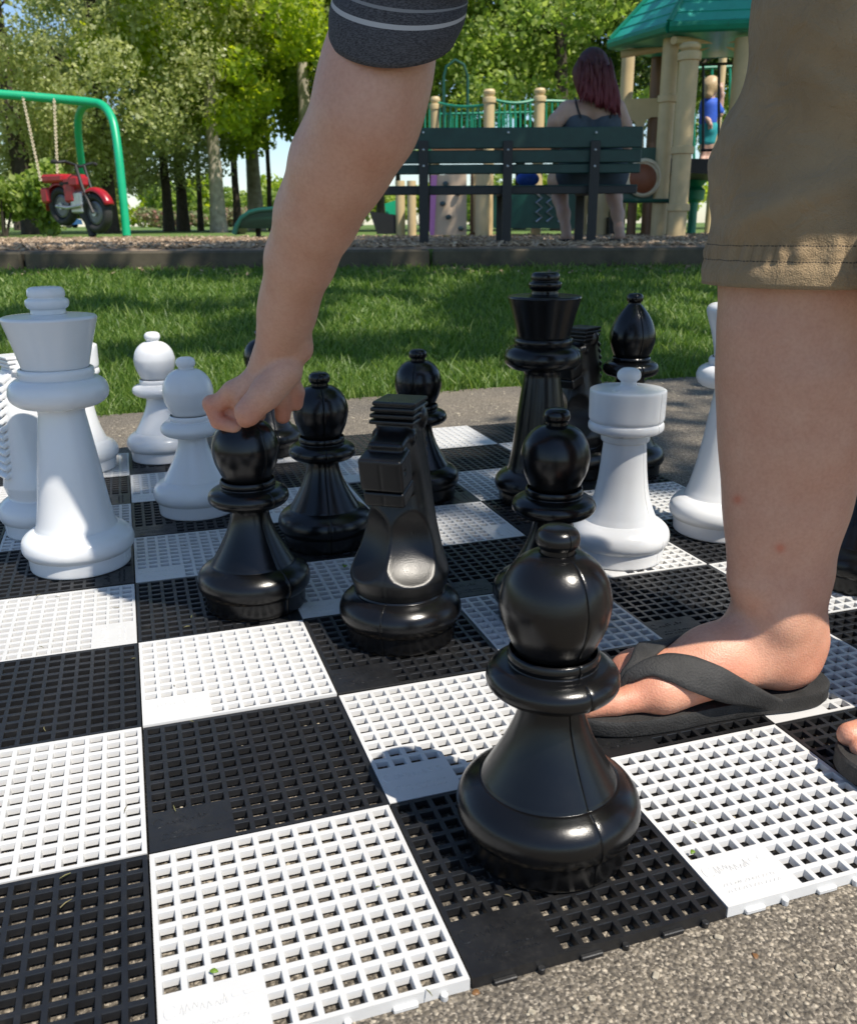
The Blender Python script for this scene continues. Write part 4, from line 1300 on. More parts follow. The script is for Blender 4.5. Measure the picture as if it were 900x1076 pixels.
# flip-flops
def flip_flop(q, skin):
    up = A([0, 0, 1.0])
    s0 = [(-.008, .0), (-.004, .020), (.012, .034), (.04, .0395), (.08, .0385), (.12, .041), (.16, .047), (.20, .0485), (.228, .043), (.247, .030), (.256, .012), (.257, -.004), (.250, -.020), (.235, -.034), (.21, -.043), (.175, -.047), (.13, -.043), (.08, -.0385), (.04, -.0385), (.012, -.033), (-.004, -.019)]
    P = np.array(s0 + s0[:1]); pts = []
    M_ = len(s0)
    for i in range(M_):
        p0, p1, p2, p3 = (np.array(s0[(i + k) % M_]) for k in (-1, 0, 1, 2))
        for t in np.linspace(0, 1, 6, endpoint=False):
            pts.append(0.5 * ((2 * p1) + (-p0 + p2) * t + (2 * p0 - 5 * p1 + 4 * p2 - p3) * t * t + (-p0 + 3 * p1 - 3 * p2 + p3) * t ** 3))
    pts = np.array(pts); n = len(pts)
    V = []; F = []
    cen = np.array([.12, 0])
    lv = [(-SOLE + .001, .985), (-SOLE + .003, 1.0), (-.0075, 0.995), (-.0055, 1.0), (-.002, 1.0), (.0006, .985)]
    for z, sc in lv:
        for k, p_ in enumerate(pts):
            c2 = cen + (p_ - cen) * sc
            rise = 0.006 * max(0, (c2[0] - .2) / .057) ** 2 + 0.004 * max(0, (.02 - c2[0]) / .03) ** 2
            V.append(q(c2[0], c2[1], z + (rise if z > -.01 else rise * .6)))
    for i in range(len(lv) - 1):
        for k in range(n): F.append((i * n + k, i * n + (k + 1) % n, (i + 1) * n + (k + 1) % n, (i + 1) * n + k))
    F.append(tuple(range(n))[::-1]); F.append(tuple((len(lv) - 1) * n + k for k in range(n)))
    o = obj('flip_flop', mesh_from('flip_flop', V, F, M_RUBBER, True, 40), player)
    # Y strap: wide padded bands from the toe post to both sides of the heel
    for sgn, path in ((1, [(.184, .020, .020), (.178, .022, .034), (.168, .028, .043), (.150, .040, .043), (.125, .044, .033), (.10, .0435, .018), (.078, .0415, .004), (.06, .038, -.006)]),
                      (-1, [(.184, .019, .020), (.178, .014, .036), (.162, -.006, .052), (.14, -.032, .046), (.12, -.044, .031), (.10, -.0455, .015), (.085, -.042, .0), (.07, -.038, -.006)])):
        wd = [.0055, .0105, .0155, .0185, .0175, .014, .011, .009]
        pp = np.array([q(*p_) for p_ in path])
        tq = np.linspace(0, len(pp) - 1, 40); ti = np.arange(len(pp))
        pp = np.stack([np.interp(tq, ti, pp[:, k]) for k in range(3)], -1); ww = np.interp(tq, ti, wd)
        for _ in range(6): pp[1:-1] = (pp[:-2] + 2 * pp[1:-1] + pp[2:]) / 4
        # rest the band on the skin
        for _ in range(30):
            dd = np.full(len(pp), 1e3)
            for f_, k_, s_ in skin: dd = smin(dd, f_(pp), k_)
            g_ = np.stack([np.min([f_(pp + e_) for f_, k_, s_ in skin], axis=0) - np.min([f_(pp - e_) for f_, k_, s_ in skin], axis=0) for e_ in np.eye(3) * .002], -1)
            g_ /= np.linalg.norm(g_, axis=1)[:, None] + 1e-9
            need = np.maximum(.0042 - dd, 0)
            need[pp[:, 2] < SOLE + .004] = 0
            pp = pp + g_ * need[:, None] * .6
            pp[1:-1] = pp[1:-1] * .8 + .1 * (pp[:-2] + pp[2:])
        axis = q(.12, 0, .012)
        V = []; F = []
        nn = 12
        for i in range(len(pp)):
            t = pp[min(i + 1, len(pp) - 1)] - pp[max(i - 1, 0)]; t /= np.linalg.norm(t)
            out = pp[i] - q(.02, 0, .01); fw = q(1, 0, 0) - q(0, 0, 0); fw /= np.linalg.norm(fw)
            core = q(0, 0, 0.012) + fw * ((pp[i] - q(0, 0, 0.012)) @ fw)
            out = pp[i] - core; out -= t * (out @ t); out /= np.linalg.norm(out) + 1e-9
            side = np.cross(t, out)
            for k in range(nn):
                w_ = 2 * np.pi * k / nn
                cs, sn = np.cos(w_), np.sin(w_)
                V.append(pp[i] + side * ww[i] * np.sign(cs) * abs(cs) ** .6 * .95 + out * .0034 * np.sign(sn) * abs(sn) ** .8)
        for i in range(len(pp) - 1):
            for k in range(nn): F.append((i * nn + k, i * nn + (k + 1) % nn, (i + 1) * nn + (k + 1) % nn, (i + 1) * nn + k))
        F.append(tuple(range(nn))[::-1]); F.append(tuple((len(pp) - 1) * nn + k for k in range(nn)))
        obj('strap', mesh_from('strap', V, F, M_RUBBER, True, 50), o)


flip_flop(qR, fr)
flip_flop(qL, fl)
# ------------------------------------------------------------------ playground beyond the border
def z_at(y, x, F):
    return at(x, y, F)[2]


def fpt(x, y, F): return at(x, y, F)


FRV = lambda v: FR @ np.array(v, float)

# bench
FBN = 6.25
ZM = ZPL + 0.008
bench = empty('park_bench', fpt(535, 250, FBN) * A([1, 1, 0]) + A([0, 0, ZM]), -YAW, 'green plank park bench on black metal supports, seen from behind', 'bench')
B0 = A(bench.location)


def bl(px, py=None, F=FBN):
    """bench coordinates: along, back, up from a sight line"""
    p = at(px, py if py is not None else 200, F) - B0
    return A([p @ R0, p @ HF, p[2]])


xL, xR = bl(388)[0], bl(671)[0]
for y0, y1, back in ((134, 156, 0.0), (157.6, 171.4, .012), (172.4, 182.5, .024)):
    z0, z1 = bl(535, y1)[2], bl(535, y0)[2]
    MB().box(((xL + xR) / 2, back + .0, (z0 + z1) / 2), ((xR - xL) / 2, .02, (z1 - z0) / 2), None, .005).build('back_plank', M_BENCH, bench)
zs = bl(535, 199)[2]
for k in range(3):
    MB().box(((xL + xR) / 2, .12 + k * .15, zs + .008), ((xR - xL) / 2, .066, .02), None, .005).build('seat_plank', M_BENCH, bench)
MB().box(((xL + xR) / 2, .04, zs - .005), ((xR - xL) / 2 - .01, .02, .025), None, .004).build('seat_rail', M_IRON, bench)
for px in (445, 532, 622):
    x = bl(px)[0]
    mb = MB().box((x, -.035, bl(px, 165)[2] * .5 + .01), (.031, .012, bl(px, 135)[2] * .5), None, .003)
    mb.box((x, .26, zs - .022), (.03, .28, .010), None, .003)
    mb.box((x, .48, zs * .5), (.03, .012, zs * .5 - .01), None, .003)
    sup = mb.build('support', M_IRON, bench)
    bm_ = MB()
    for py in (140, 158, 175):
        bm_ = MB(); bm_.lathe([(0.0001, -.006), (.007, -.004), (.008, 0)], (x, -.047, bl(px, py)[2]), 10, A([[1, 0, 0], [0, 0, 1], [0, -1, 0]]))
        bm_.build('bolt', M_STEEL, sup)

# woman on the bench, seen from behind
FW = 6.52
WP = lambda px, py, dF=0.0: at(px, py, FW + dF)
rW = lambda n: n * FW / FPX * 1.0
wb = []
hd = WP(622, 76)
wb += [ell(hd, [.092, .10, .118], .02), cap(hd, WP(622, 112), .055, .055, .03)]
wb += [cap(WP(598, 116), WP(644, 114), .062, .058, .04), cap(WP(606, 124), WP(608, 170, .03), .085, .10, .05), cap(WP(636, 124), WP(636, 170, .03), .085, .10, .05)]
wb += [cap(WP(606, 178, .08), WP(638, 178, .08), .12, .12, .05)]
wb += chain([(WP(595, 116), .06), (WP(583, 128, -.05), .05), (WP(578, 142, -.0), .045), (WP(586, 158, .2), .038), (WP(596, 172, .36), .030)], .02)   # left arm
wb += chain([(WP(648, 114), .058), (WP(656, 132, .02), .048), (WP(656, 155, .05), .044), (WP(648, 170, .28), .036), (WP(640, 176, .42), .03)], .02)
for s, kx, fx, hx in ((-1, 586, 596, 606), (1, 643, 652, 634)):
    wb += chain([(WP(hx, 184, .1), .10), (WP(kx, 189, .5), .075), (WP(kx + 2, 208, .5), .055), (WP((kx + fx) / 2 + 1, 225, .42), .045), (WP(fx - 2, 240, .36), .033), (A([*WP(fx - 1, 245, .34)[:2], ZM + .05]), .034)], .03)
    a = A([*WP(fx - 1, 245, .34)[:2], ZM + .035]); wb += [cap(a, a + HF * .16 + A([0, 0, -.008]), .033, .026, .02)]
for hnd in (WP(596, 174, .38), WP(640, 178, .44)):
    for k in range(4): wb += [cap(hnd + R0 * (k - 1.5) * .018, hnd + R0 * (k - 1.5) * .02 + HF * (.075 - .006 * abs(k - 1.4)) - A([0, 0, .02]), .010, .007, .006)]
    wb += [cap(hnd, hnd + R0 * .045 + HF * .02, .011, .009, .008)]
lo_b = np.min([WP(560, 40), WP(680, 260), WP(560, 40, .9), WP(680, 260, .9)], axis=0) - .1
hi_b = np.max([WP(560, 40), WP(680, 260), WP(560, 40, .9), WP(680, 260, .9)], axis=0) + .1
lo_b[2] = ZM
v, f = sdf_mesh(wb, lo_b, hi_b, .010)
woman = tag(obj('person', mesh_from('person', v, f, M_SKIN2)), 'person with long dark red hair sitting on the green bench, seen from behind', 'person')
hb = [ell(WP(622, 73), [.112, .115, .135], .02), cap(WP(617, 80, -.05), WP(619, 98, -.08), .070, .05, .05), cap(WP(628, 80, -.05), WP(633, 106, -.09), .070, .045, .05), cap(WP(638, 92, -.06), WP(643, 112, -.07), .04, .024, .04),
      cap(WP(609, 76, -.02), WP(610, 96, -.03), .045, .025, .05)]
v, f = sdf_mesh(hb, lo_b, hi_b, .009)
nrm = np.sin(v @ R0 * 210 + 2 * np.sin(v[:, 2] * 17)) * .0016
v = v - HF * nrm[:, None]
r = np.random.default_rng(8); lk = MB()
lk.v = [tuple(p) for p in v]; lk.f = [tuple(q) for q in f.tolist()]
for k in range(110):                                        # loose wavy locks down the back and sides
    px = r.uniform(607, 643); y0 = r.uniform(58, 88); y1 = 100 + (px - 607) * .5 + r.uniform(-6, 7); dF = -.02 - .085 * math.sqrt(max(0, 1 - ((px - 624) / 24) ** 2))
    ph = r.uniform(0, 6.28); spread = (px - 622) * .22 + 4
    lk.tube([WP(px + spread * t + 1.0 * math.sin(ph + 7 * t), y0 + (y1 - y0) * t, dF - .028 - .012 * math.sin(ph + 5 * t)) for t in np.linspace(0, 1, 10)], list(np.interp(np.linspace(0, 1, 10), [0, .2, .8, 1], [.004, .012, .009, .002])), 5)
obj('hair', mesh_from('hair', lk.v, lk.f, M_REDHAIR), woman)
tb = [cap(WP(606, 130, .0), WP(606, 172, .03), .099, .112, .05), cap(WP(637, 130, .0), WP(637, 172, .03), .099, .112, .05), cap(WP(604, 182, .09), WP(640, 182, .09), .135, .135, .04), ell(WP(621, 108, 0), [.22, .5, .085], 0, FR.T, -1)]
v, f = sdf_mesh(tb, lo_b, hi_b, .010)
tank = obj('tank_top', mesh_from('tank_top', v, f, M_GREYC), woman)
for x0, x1 in ((604, 610), (644, 641)):
    MB().tube([WP(x0, 103, .04), WP(x0 + .5, 107, -.055), WP((x0 + x1) / 2, 116, -.092), WP(x1, 124, -.103)], .007, 8).build('strap', M_IRON, tank)
for fx in (596, 652):
    a = A([*WP(fx - 1, 245, .34)[:2], ZM + .012])
    MB().box(a + HF * .06, (.045, .125, .010), FR, .008).build('sandal', M_RUBBER, woman)
bag = at(554, 190, FW + .1)
bag[2] = B0[2] + zs + .029
mb = MB()
mb.ball(A([0, 0, .05]), (.085, .06, .05), 18)
mb.tube([(-.04, 0, .085), (-.025, 0, .12), (.025, 0, .12), (.04, 0, .085)], .006, 8)
o = mb.build('bag', M_BLUE); o.location = bag; tag(o, 'small blue bag on the bench seat beside the seated person', 'bag')

# play tower
tower = empty('play_tower', at(680, 248, 9.6) * A([1, 1, 0]) + A([0, 0, ZM]), 0, 'climbing tower with a teal roof, tan posts and green railings behind the bench', 'play tower')
T0 = A(tower.location)


def tp(x, y, F): return at(x, y, F) - T0


def post(px, top, F, r, m=M_TAN, capped=True, bot=None, clamp=()):
    p = tp(px, top, F)
    zt = p[2]
    z0 = 0 if bot is None else tp(px, bot, F)[2]
    o = MB().lathe([(r, z0), (r, zt - (.12 if capped else 0))], (p[0], p[1], 0), 18).build('post', m, tower)
    if capped:
        MB().lathe([(r * 1.2, zt - .14), (r * 1.25, zt - .10), (r * 1.18, zt - .085), (r * .8, zt - .08), (r * 1.08, zt - .055), (r * 1.1, zt - .03), (r * .85, zt - .008), (0.0001, zt)], (p[0], p[1], 0), 18).build('post_cap', m, o)
    for y in clamp:
        zz_ = tp(px, y, F)[2]
        MB().lathe([(r * 1.02, zz_ - .035), (r * 1.22, zz_ - .03), (r * 1.22, zz_ + .03), (r * 1.02, zz_ + .035)], (p[0], p[1], 0), 18).build('clamp', m, o)
    return o


post(514, 93, 10.4, .058); post(457, 101, 11.2, .052); post(567, 92, 10.6, .058)
post(725, 44, 9.0, .088, clamp=(158, 218, 60)); post(705, 40, 9.3, .075, capped=False, clamp=(104,)); post(693, 50, 10.3, .08, M_BROWN, False)
post(660, 55, 10.6, .07, capped=False); post(714, 60, 10.0, .05, capped=False); post(759, 60, 11.2, .045, capped=False); post(782, 40, 9.1, .085, capped=False)
post(668, 150, 10.0, .05, M_BROWN, False); post(688, 150, 9.9, .06, M_BROWN, False); post(634, 195, 10.2, .06, capped=False); post(611, 200, 10.5, .07, capped=False)
post(420, 190, 11.0, .055, capped=False); post(432, 190, 10.6, .05, capped=False); post(507, 180, 9.9, .075, capped=False); post(497, 180, 10.2, .03, M_BROWN, False)


def rail_set(x0, x1, ytop0, ytop1, ybot0, ybot1, F0, F1, n, m, r=.016, rb=.010, name='railing', sag=0):
    mb = MB()
    a0, a1 = tp(x0, ytop0, F0), tp(x1, ytop1, F1); b0, b1 = tp(x0, ybot0, F0), tp(x1, ybot1, F1)
    for p, q in ((a0, a1), (b0, b1)):
        mb.tube([p * (1 - t) + q * t - A([0, 0, sag * 4 * t * (1 - t)]) for t in np.linspace(0, 1, 9)], r, 8)
    for t in np.linspace(0.04, .96, n):
        s = A([0, 0, sag * 4 * t * (1 - t)])
        mb.tube([a0 * (1 - t) + a1 * t - s, b0 * (1 - t) + b1 * t - s], rb, 6)
    return mb.build(name, m, tower)


rail_set(460, 511, 108, 110, 150, 150, 11.2, 10.4, 9, M_PRAIL, sag=.03)
rail_set(517, 564, 104, 104, 150, 150, 10.4, 10.6, 9, M_PRAIL, sag=.04)
rail_set(570, 655, 106, 108, 150, 150, 10.6, 10.8, 14, M_PRAIL)
rail_set(462, 560, 120, 118, 158, 156, 12.2, 12.2, 20, M_PRAIL)
rail_set(446, 456, 112, 108, 160, 158, 11.6, 11.2, 3, M_PRAIL)
rail_set(736, 790, 68, 66, 158, 156, 10.2, 10.2, 4, M_IRON, .014, .014, 'ladder_bars')
rail_set(727, 768, 72, 70, 175, 175, 11.5, 11.5, 3, M_PRAIL, .02, .016, 'rail_frame')
# slim green hoop above the rails
MB().tube([tp(466, 150, 12), tp(466, 80, 12), tp(469, 70, 12), tp(478, 63, 12), tp(487, 68, 12), tp(491, 80, 12), tp(491, 150, 12)], .018, 8).build('hoop', M_PGREEN, tower)


def slab(name, pts, thick, m, parent=None, F=None):
    """upright panel cut to an outline of sight points, given thickness backwards"""
    P = [tp(x, y, F) for x, y in pts]; n = len(P)
    V = P + [p + HF * thick for p in P]
    Fc = [tuple(range(n))[::-1], tuple(range(n, 2 * n))] + [(i, (i + 1) % n, n + (i + 1) % n, n + i) for i in range(n)]
    return obj(name, mesh_from(name, V, Fc, m, False), parent or tower)


def rrect(x0, y0, x1, y1, r):
    out = []
    for cx, cy, a0 in ((x1 - r, y1 - r, 0), (x0 + r, y1 - r, 90), (x0 + r, y0 + r, 180), (x1 - r, y0 + r, 270)):
        for a in np.linspace(a0, a0 + 90, 5): out.append((cx + r * math.cos(math.radians(a)), cy + r * math.sin(math.radians(a))))
    return out


# panel with a bubble window
pn = slab('panel', rrect(640, 155, 703, 210, 3), .03, M_PGREEN, None, 9.3)
MB().lathe([(.175, 0), (.178, .03), (.16, .05), (.148, .052), (.14, .03)], tp(675.5, 187, 9.28), 28, A([R0, A([0, 0, 1.0]), -HF]).T).build('bubble_ring', M_CREAM, pn)
MB().lathe([(.145, .01), (.13, .03), (.09, .05), (.04, .06), (.0001, .062)], tp(674, 188, 9.27), 28, A([R0, A([0, 0, 1.0]), -HF]).T).build('bubble_window', M_RUST, pn)
MB().tube([tp(640, 211, 9.2), tp(722, 211, 9.2)], .02, 8).build('lower_rail', M_PGREEN, tower)
# low arched panel between the roof posts
slab('arch_panel', [(656, 104), (692, 103), (692, 123), (684, 123), (678, 127), (676, 134), (676, 155), (670, 155), (670, 136), (667, 128), (660, 124), (656, 124)], .05, M_TAN, None, 10.2)
# bridge panel under the deck, with raised zigzags
bp = slab('bridge_panel', rrect(518, 196, 606, 240, 3), .04, M_PGREEN, None, 9.9)
for x0 in (577, 589, 566):
    MB().tube([tp(x0 + (3 if k % 2 else -3), 203 + k * 5, 9.86) for k in range(7)], .012, 6).build('zigzag', M_STEEL, bp)
slab('deck', [(455, 152), (650, 152), (650, 158), (455, 158)], 1.2, M_BROWN, None, 10.45)
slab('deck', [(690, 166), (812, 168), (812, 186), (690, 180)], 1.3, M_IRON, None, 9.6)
slab('tan_panel', [(497, 180), (512, 180), (512, 244), (497, 244)], .05, M_TAN, None, 10.1)
slab('tan_panel', [(600, 208), (640, 208), (640, 222), (600, 222)], .05, M_TAN, None, 10.6)
# climbing wall
cw = slab('climbing_wall', [(459, 184), (490, 182), (490, 247), (455, 247)], .07, M_PEACH, None, 10.0)
slab('pink_edge', [(452.5, 184), (459, 184), (456, 247), (451, 247)], .08, M_PINK, cw, 9.98)
M_HOLD = mat('grey_hold', (0.05, 0.085, 0.09), 0.6, 0.2, 20)
for hx, hy in ((465, 214), (471, 228), (484, 240), (481, 203), (468, 193)):
    MB().ball((0, 0, 0), (.034, .03, .026), 10).build('hold', M_HOLD, cw).location = tp(hx, hy, 9.97)
# green tube rungs left of the wall
slab('rung_panel', [(404, 214), (417, 210), (418, 232), (406, 232)], .05, M_SWING, None, 11.2)
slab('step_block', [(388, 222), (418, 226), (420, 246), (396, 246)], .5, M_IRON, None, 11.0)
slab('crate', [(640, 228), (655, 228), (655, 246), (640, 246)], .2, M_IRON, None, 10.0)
# roof
r1, r2, r3 = tp(641, 50, 9.8), tp(702, 35, 9.02), tp(828, 31, 8.85)
ze = float(r1[2] + r2[2] + r3[2]) / 3
r1, r2, r3 = (A([p[0], p[1], ze]) for p in (r1, r2, r3))
rc = r1 + r3 - r2
ring = [r1, r2, r3, 2 * rc - r1, 2 * rc - r2, 2 * rc - r3]
rc = rc * A([1, 1, 0])
Rr = 1.05
apex = rc + A([0, 0, ze + 1.15])
mb = MB(); V = []
for p in ring: V.append(p + A([0, 0, 0]))
for p in ring: V.append(p + A([0, 0, .09]))
trunc = [p * .18 + (apex * .82) + A([0, 0, .01]) for p in ring]
V += trunc
n6 = 6
Fc = []
for i in range(6):
    j = (i + 1) % 6
    Fc += [(i, j, 6 + j, 6 + i), (6 + i, 6 + j, 12 + j, 12 + i)]
Fc += [tuple(range(12, 18)), tuple(range(6))[::-1]]
roof = obj('roof', mesh_from('roof', V, Fc, M_ROOF, False), tower)
for i in range(6):                                           # hip ribs and rim
    MB().tube([ring[i] + A([0, 0, .09]), trunc[i]], .028, 8).build('hip_rib', M_PRAIL, roof)
    MB().tube([ring[i] + A([0, 0, .045]), ring[(i + 1) % 6] + A([0, 0, .045])], .05, 8).build('rim', M_PRAIL, roof)
sm = MB()
for i in range(6):                                           # standing ridges across each face
    j = (i + 1) % 6
    for t in np.linspace(.1, .9, 8):
        a = (ring[i] + A([0, 0, .092])) * (1 - t) + trunc[i] * t; b = (ring[j] + A([0, 0, .092])) * (1 - t) + trunc[j] * t
        sm.tube([a, b], .009, 5)
sm.build('roof_ridges', M_ROOF, roof)
for i in range(6):
    q = ring[i] * .9 + rc * A([1, 1, 0]) * .1 + A([0, 0, ze * .1 - .05 - 0])
    q[2] = ze - .05
    MB().tube([q, rc + A([0, 0, ze + .05])], .035, 8).build('rafter', M_TAN, roof)
MB().lathe([(Rr * .72, ze + .03), (Rr * .72, ze + .06)], rc * A([1, 1, 0]), 6).build('ceiling_board', M_IRON, roof)
# green spinner stool under the deck
mb = MB(); p = tp(726, 240, 10.8)
mb.lathe([(.05, 0), (.05, .35), (.11, .38), (.12, .48), (.08, .52), (.16, .60), (.18, .70), (.0001, .72)], (p[0], p[1], 0), 18).build('spinner', M_PRAIL, tower)

# child on the tower deck
FC = 10.9
CP = lambda px, py, dF=0.0: at(px, py, FC + dF)
cb = [ell(CP(746, 92), [.085, .09, .105], .02), cap(CP(746, 98), CP(745, 108), .04, .05, .03), cap(CP(745, 112), CP(743, 136), .085, .08, .04)]
cb += chain([(CP(740, 108), .04), (CP(738, 118), .032), (CP(744, 127, -.1), .025), (CP(746, 131, -.12), .024)], .02)
cb += chain([(CP(751, 108), .04), (CP(756, 120), .032), (CP(758, 100), .026), (CP(757, 92), .025)], .02)
for dx in (-2.5, 2.5):
    cb += chain([(CP(744 + dx, 136), .07), (CP(742 + dx, 152), .05), (CP(740.5 + dx, 166), .036), (CP(740 + dx, 168), .036)], .02)
    cb += [cap(CP(740 + dx, 168), CP(740 + dx, 168, -.1), .035, .028, .01)]
    h_ = CP(746, 131, -.12) if dx < 0 else CP(757, 92)
    for k in range(4): cb += [cap(h_ + R0 * (k - 1.5) * .013, h_ + R0 * (k - 1.5) * .015 + A([0, 0, (-.05 if dx < 0 else .05)]), .008, .006, .005)]
b8 = np.array([CP(x, y, d) for x in (725, 770) for y in (75, 175) for d in (-.3, .3)])
v, f = sdf_mesh(cb, b8.min(0), b8.max(0), .010)
kid = tag(obj('person', mesh_from('person', v, f, M_SKIN2)), 'small blond child in a blue shirt standing on the play tower', 'person')
v, f = sdf_mesh([ell(CP(746.5, 90, -.0), [.097, .10, .105], .02), cap(CP(745, 92, -.03), CP(744, 99, -.05), .07, .05, .03)], b8.min(0), b8.max(0), .010)
obj('hair', mesh_from('hair', v, f, M_BLOND), kid)
v, f = sdf_mesh([cap(CP(745, 112), CP(743, 128), .098, .098, .04), cap(CP(740, 108), CP(738, 116), .05, .045, .02), cap(CP(751, 108), CP(756, 117), .05, .045, .02)], b8.min(0), b8.max(0), .010)
obj('shirt', mesh_from('shirt', v, f, M_BLUE), kid)
v, f = sdf_mesh([cap(CP(743, 132), CP(743, 136), .098, .1, .02), cap(CP(741.5, 136), CP(740, 148), .08, .068, .02), cap(CP(746.5, 136), CP(744.5, 148), .08, .068, .02)], b8.min(0), b8.max(0), .010)
obj('shorts', mesh_from('shorts', v, f, M_TEALC), kid)

# slide whose dark green hood shows left of the arm
sl = empty('slide', at(275, 246, 10.2) * A([1, 1, 0]) + A([0, 0, ZM]), -YAW, 'dark green slide with a rounded hooded end lying on the wood chips', 'slide')
sb = A(sl.location)
lp = lambda x, y, dF=0.0: (lambda p: A([p @ R0, p @ HF, p[2]]))(at(x, y, 10.2 + dF) - sb)
prof_ = [(246, 246), (249, 237), (254, 229), (262, 223.5), (272, 221), (290, 219.5), (340, 216)]
V = []; Fc = []
for k, (x, y) in enumerate(prof_):
    p = lp(x, y)
    w = .30
    low = max(.0, lp(x, 240)[2])
    V += [p, p + A([0, w * 2, 0]), A([p[0], w * 2, min(low, p[2])]), A([p[0], 0, min(low, p[2])])]
    if k:
        a, b = (k - 1) * 4, k * 4
        Fc += [(a, b, b + 1, a + 1), (a + 1, b + 1, b + 2, a + 2), (a + 3, a, b, b + 3)][:3]
so = obj('trough', mesh_from('trough', V, Fc, M_PGREEN, True, 40), sl)
md = so.modifiers.new('thickness', 'SOLIDIFY'); md.thickness = .02
MB().tube([lp(x, y, -.02) for x, y in prof_], .028, 10).build('lip', M_PGREEN, sl)
p = lp(266, 240); MB().tube([(p[0], .3, 0), (p[0], .3, lp(266, 224)[2])], .03, 8).build('leg', M_IRON, sl)

# swing frame
FS = 14.0
sw = empty('swing_frame', at(120, 246, FS) * A([1, 1, 0]) + A([0, 0, ZM]), 0, 'bright green tubular swing frame with rounded corners', 'swing frame')
W0 = A(sw.location)
wp = lambda x, y, F=FS: at(x, y, F) - W0
top0, top1 = wp(-260, 90, 13.2), wp(84, 106, 14.6)
gz = lambda x, F: A([*(at(x, 246, F) - W0)[:2], 0])
bend = lambda pts: pts


def smooth_path(P, n=40):
    P = [A(p, float) for p in P]; P = [2 * P[0] - P[1]] + P + [2 * P[-1] - P[-2]]
    out = []
    for i in range(1, len(P) - 2):
        for t in np.linspace(0, 1, 8, endpoint=False):
            p0, p1, p2, p3 = P[i - 1:i + 3]
            out.append(.5 * ((2 * p1) + (-p0 + p2) * t + (2 * p0 - 5 * p1 + 4 * p2 - p3) * t * t + (-p0 + 3 * p1 - 3 * p2 + p3) * t ** 3))
    return out + [P[-2]]


MB().tube(smooth_path([wp(-260, 88, 13.0), wp(-100, 93, 13.4), wp(0, 99, 13.7), wp(60, 104, 13.9), wp(96, 107.5, 13.95), wp(108, 111, 13.9), wp(116, 121, 13.8), wp(121, 137, 13.7), wp(126, 175, 13.55), gz(133, 13.4)]), .060, 14).build('top_bar', M_SWING, sw)
MB().tube(smooth_path([wp(98, 108.5, 13.97), wp(89, 111, 14.3), wp(84, 119, 14.6), wp(82, 133, 14.8), wp(85, 165, 15.1), gz(96, 15.8)]), .056, 14).build('leg', M_SWING, sw)
for x0 in (-262,):
    MB().tube(smooth_path([wp(x0, 88, 13.0), wp(x0 - 14, 100, 12.9), wp(x0 - 26, 170, 12.7), gz(x0 - 34, 12.6)]), .056, 14).build('leg', M_SWING, sw)
    MB().tube(smooth_path([wp(x0, 88, 13.0), wp(x0 - 4, 104, 13.5), wp(x0 + 0, 170, 14.3), gz(x0 + 8, 14.9)]), .056, 14).build('leg', M_SWING, sw)

# motorcycle-shaped swing seat
mo = empty('motorcycle_swing', at(80, 222, 13.3), -YAW - .55, 'red and black motorcycle shaped swing hanging on two chains', 'swing')
FM = 13.3
u_ = lambda px: (px - 80) / FPX * FM / .80
h_ = lambda py: (222 - py) / FPX * FM
RX = A([[1, 0, 0], [0, 0, -1.0], [0, 1, 0]])


def wheel(px, py, R, name='wheel'):
    c = A([u_(px), 0, h_(py)])
    pr = [(R - .11 + .055 * math.cos(t) * 1.0 + .055, .07 * math.sin(t)) for t in np.linspace(-math.pi, math.pi, 15)]
    w = MB().lathe(pr, c, 28, RX).build('wheel', M_RUBBER, mo)
    MB().lathe([(R - .115, -.035), (R - .14, -.045), (R - .14, .045), (R - .115, .035)], c, 28, RX).build('rim', M_WHEELRIM, w)
    MB().lathe([(.02, -.02), (R - .13, -.02), (R - .13, .02), (.02, .02)], c, 24, RX).build('wheel_disc', M_IRON, w)
    for k in range(5):
        a = 2 * math.pi * k / 5
        MB().tube([c, c + A([math.cos(a), 0, math.sin(a)]) * (R - .12)], .02, 6).build('spoke', M_WHEELRIM, w)
    MB().lathe([(.045, -.06), (.05, 0), (.045, .06)], c, 14, RX).build('hub', M_STEEL, w)


wheel(66, 217, .27); wheel(105, 224, .27)


def fender(px, py, R, a0, a1):
    c = A([u_(px), 0, h_(py)]); V = []; Fc = []
    aa = np.linspace(math.radians(a0), math.radians(a1), 12)
    for a in aa:
        for r, y in ((R, -.085), (R + .045, -.05), (R + .055, 0), (R + .045, .05), (R, .085)):
            V.append(c + A([r * math.cos(a), y, r * math.sin(a)]))
    for i in range(11):
        for k in range(4): Fc.append((i * 5 + k, i * 5 + k + 1, (i + 1) * 5 + k + 1, (i + 1) * 5 + k))
    o = obj('fender', mesh_from('fender', V, Fc, M_RED), mo); o.modifiers.new('t', 'SOLIDIFY').thickness = .012


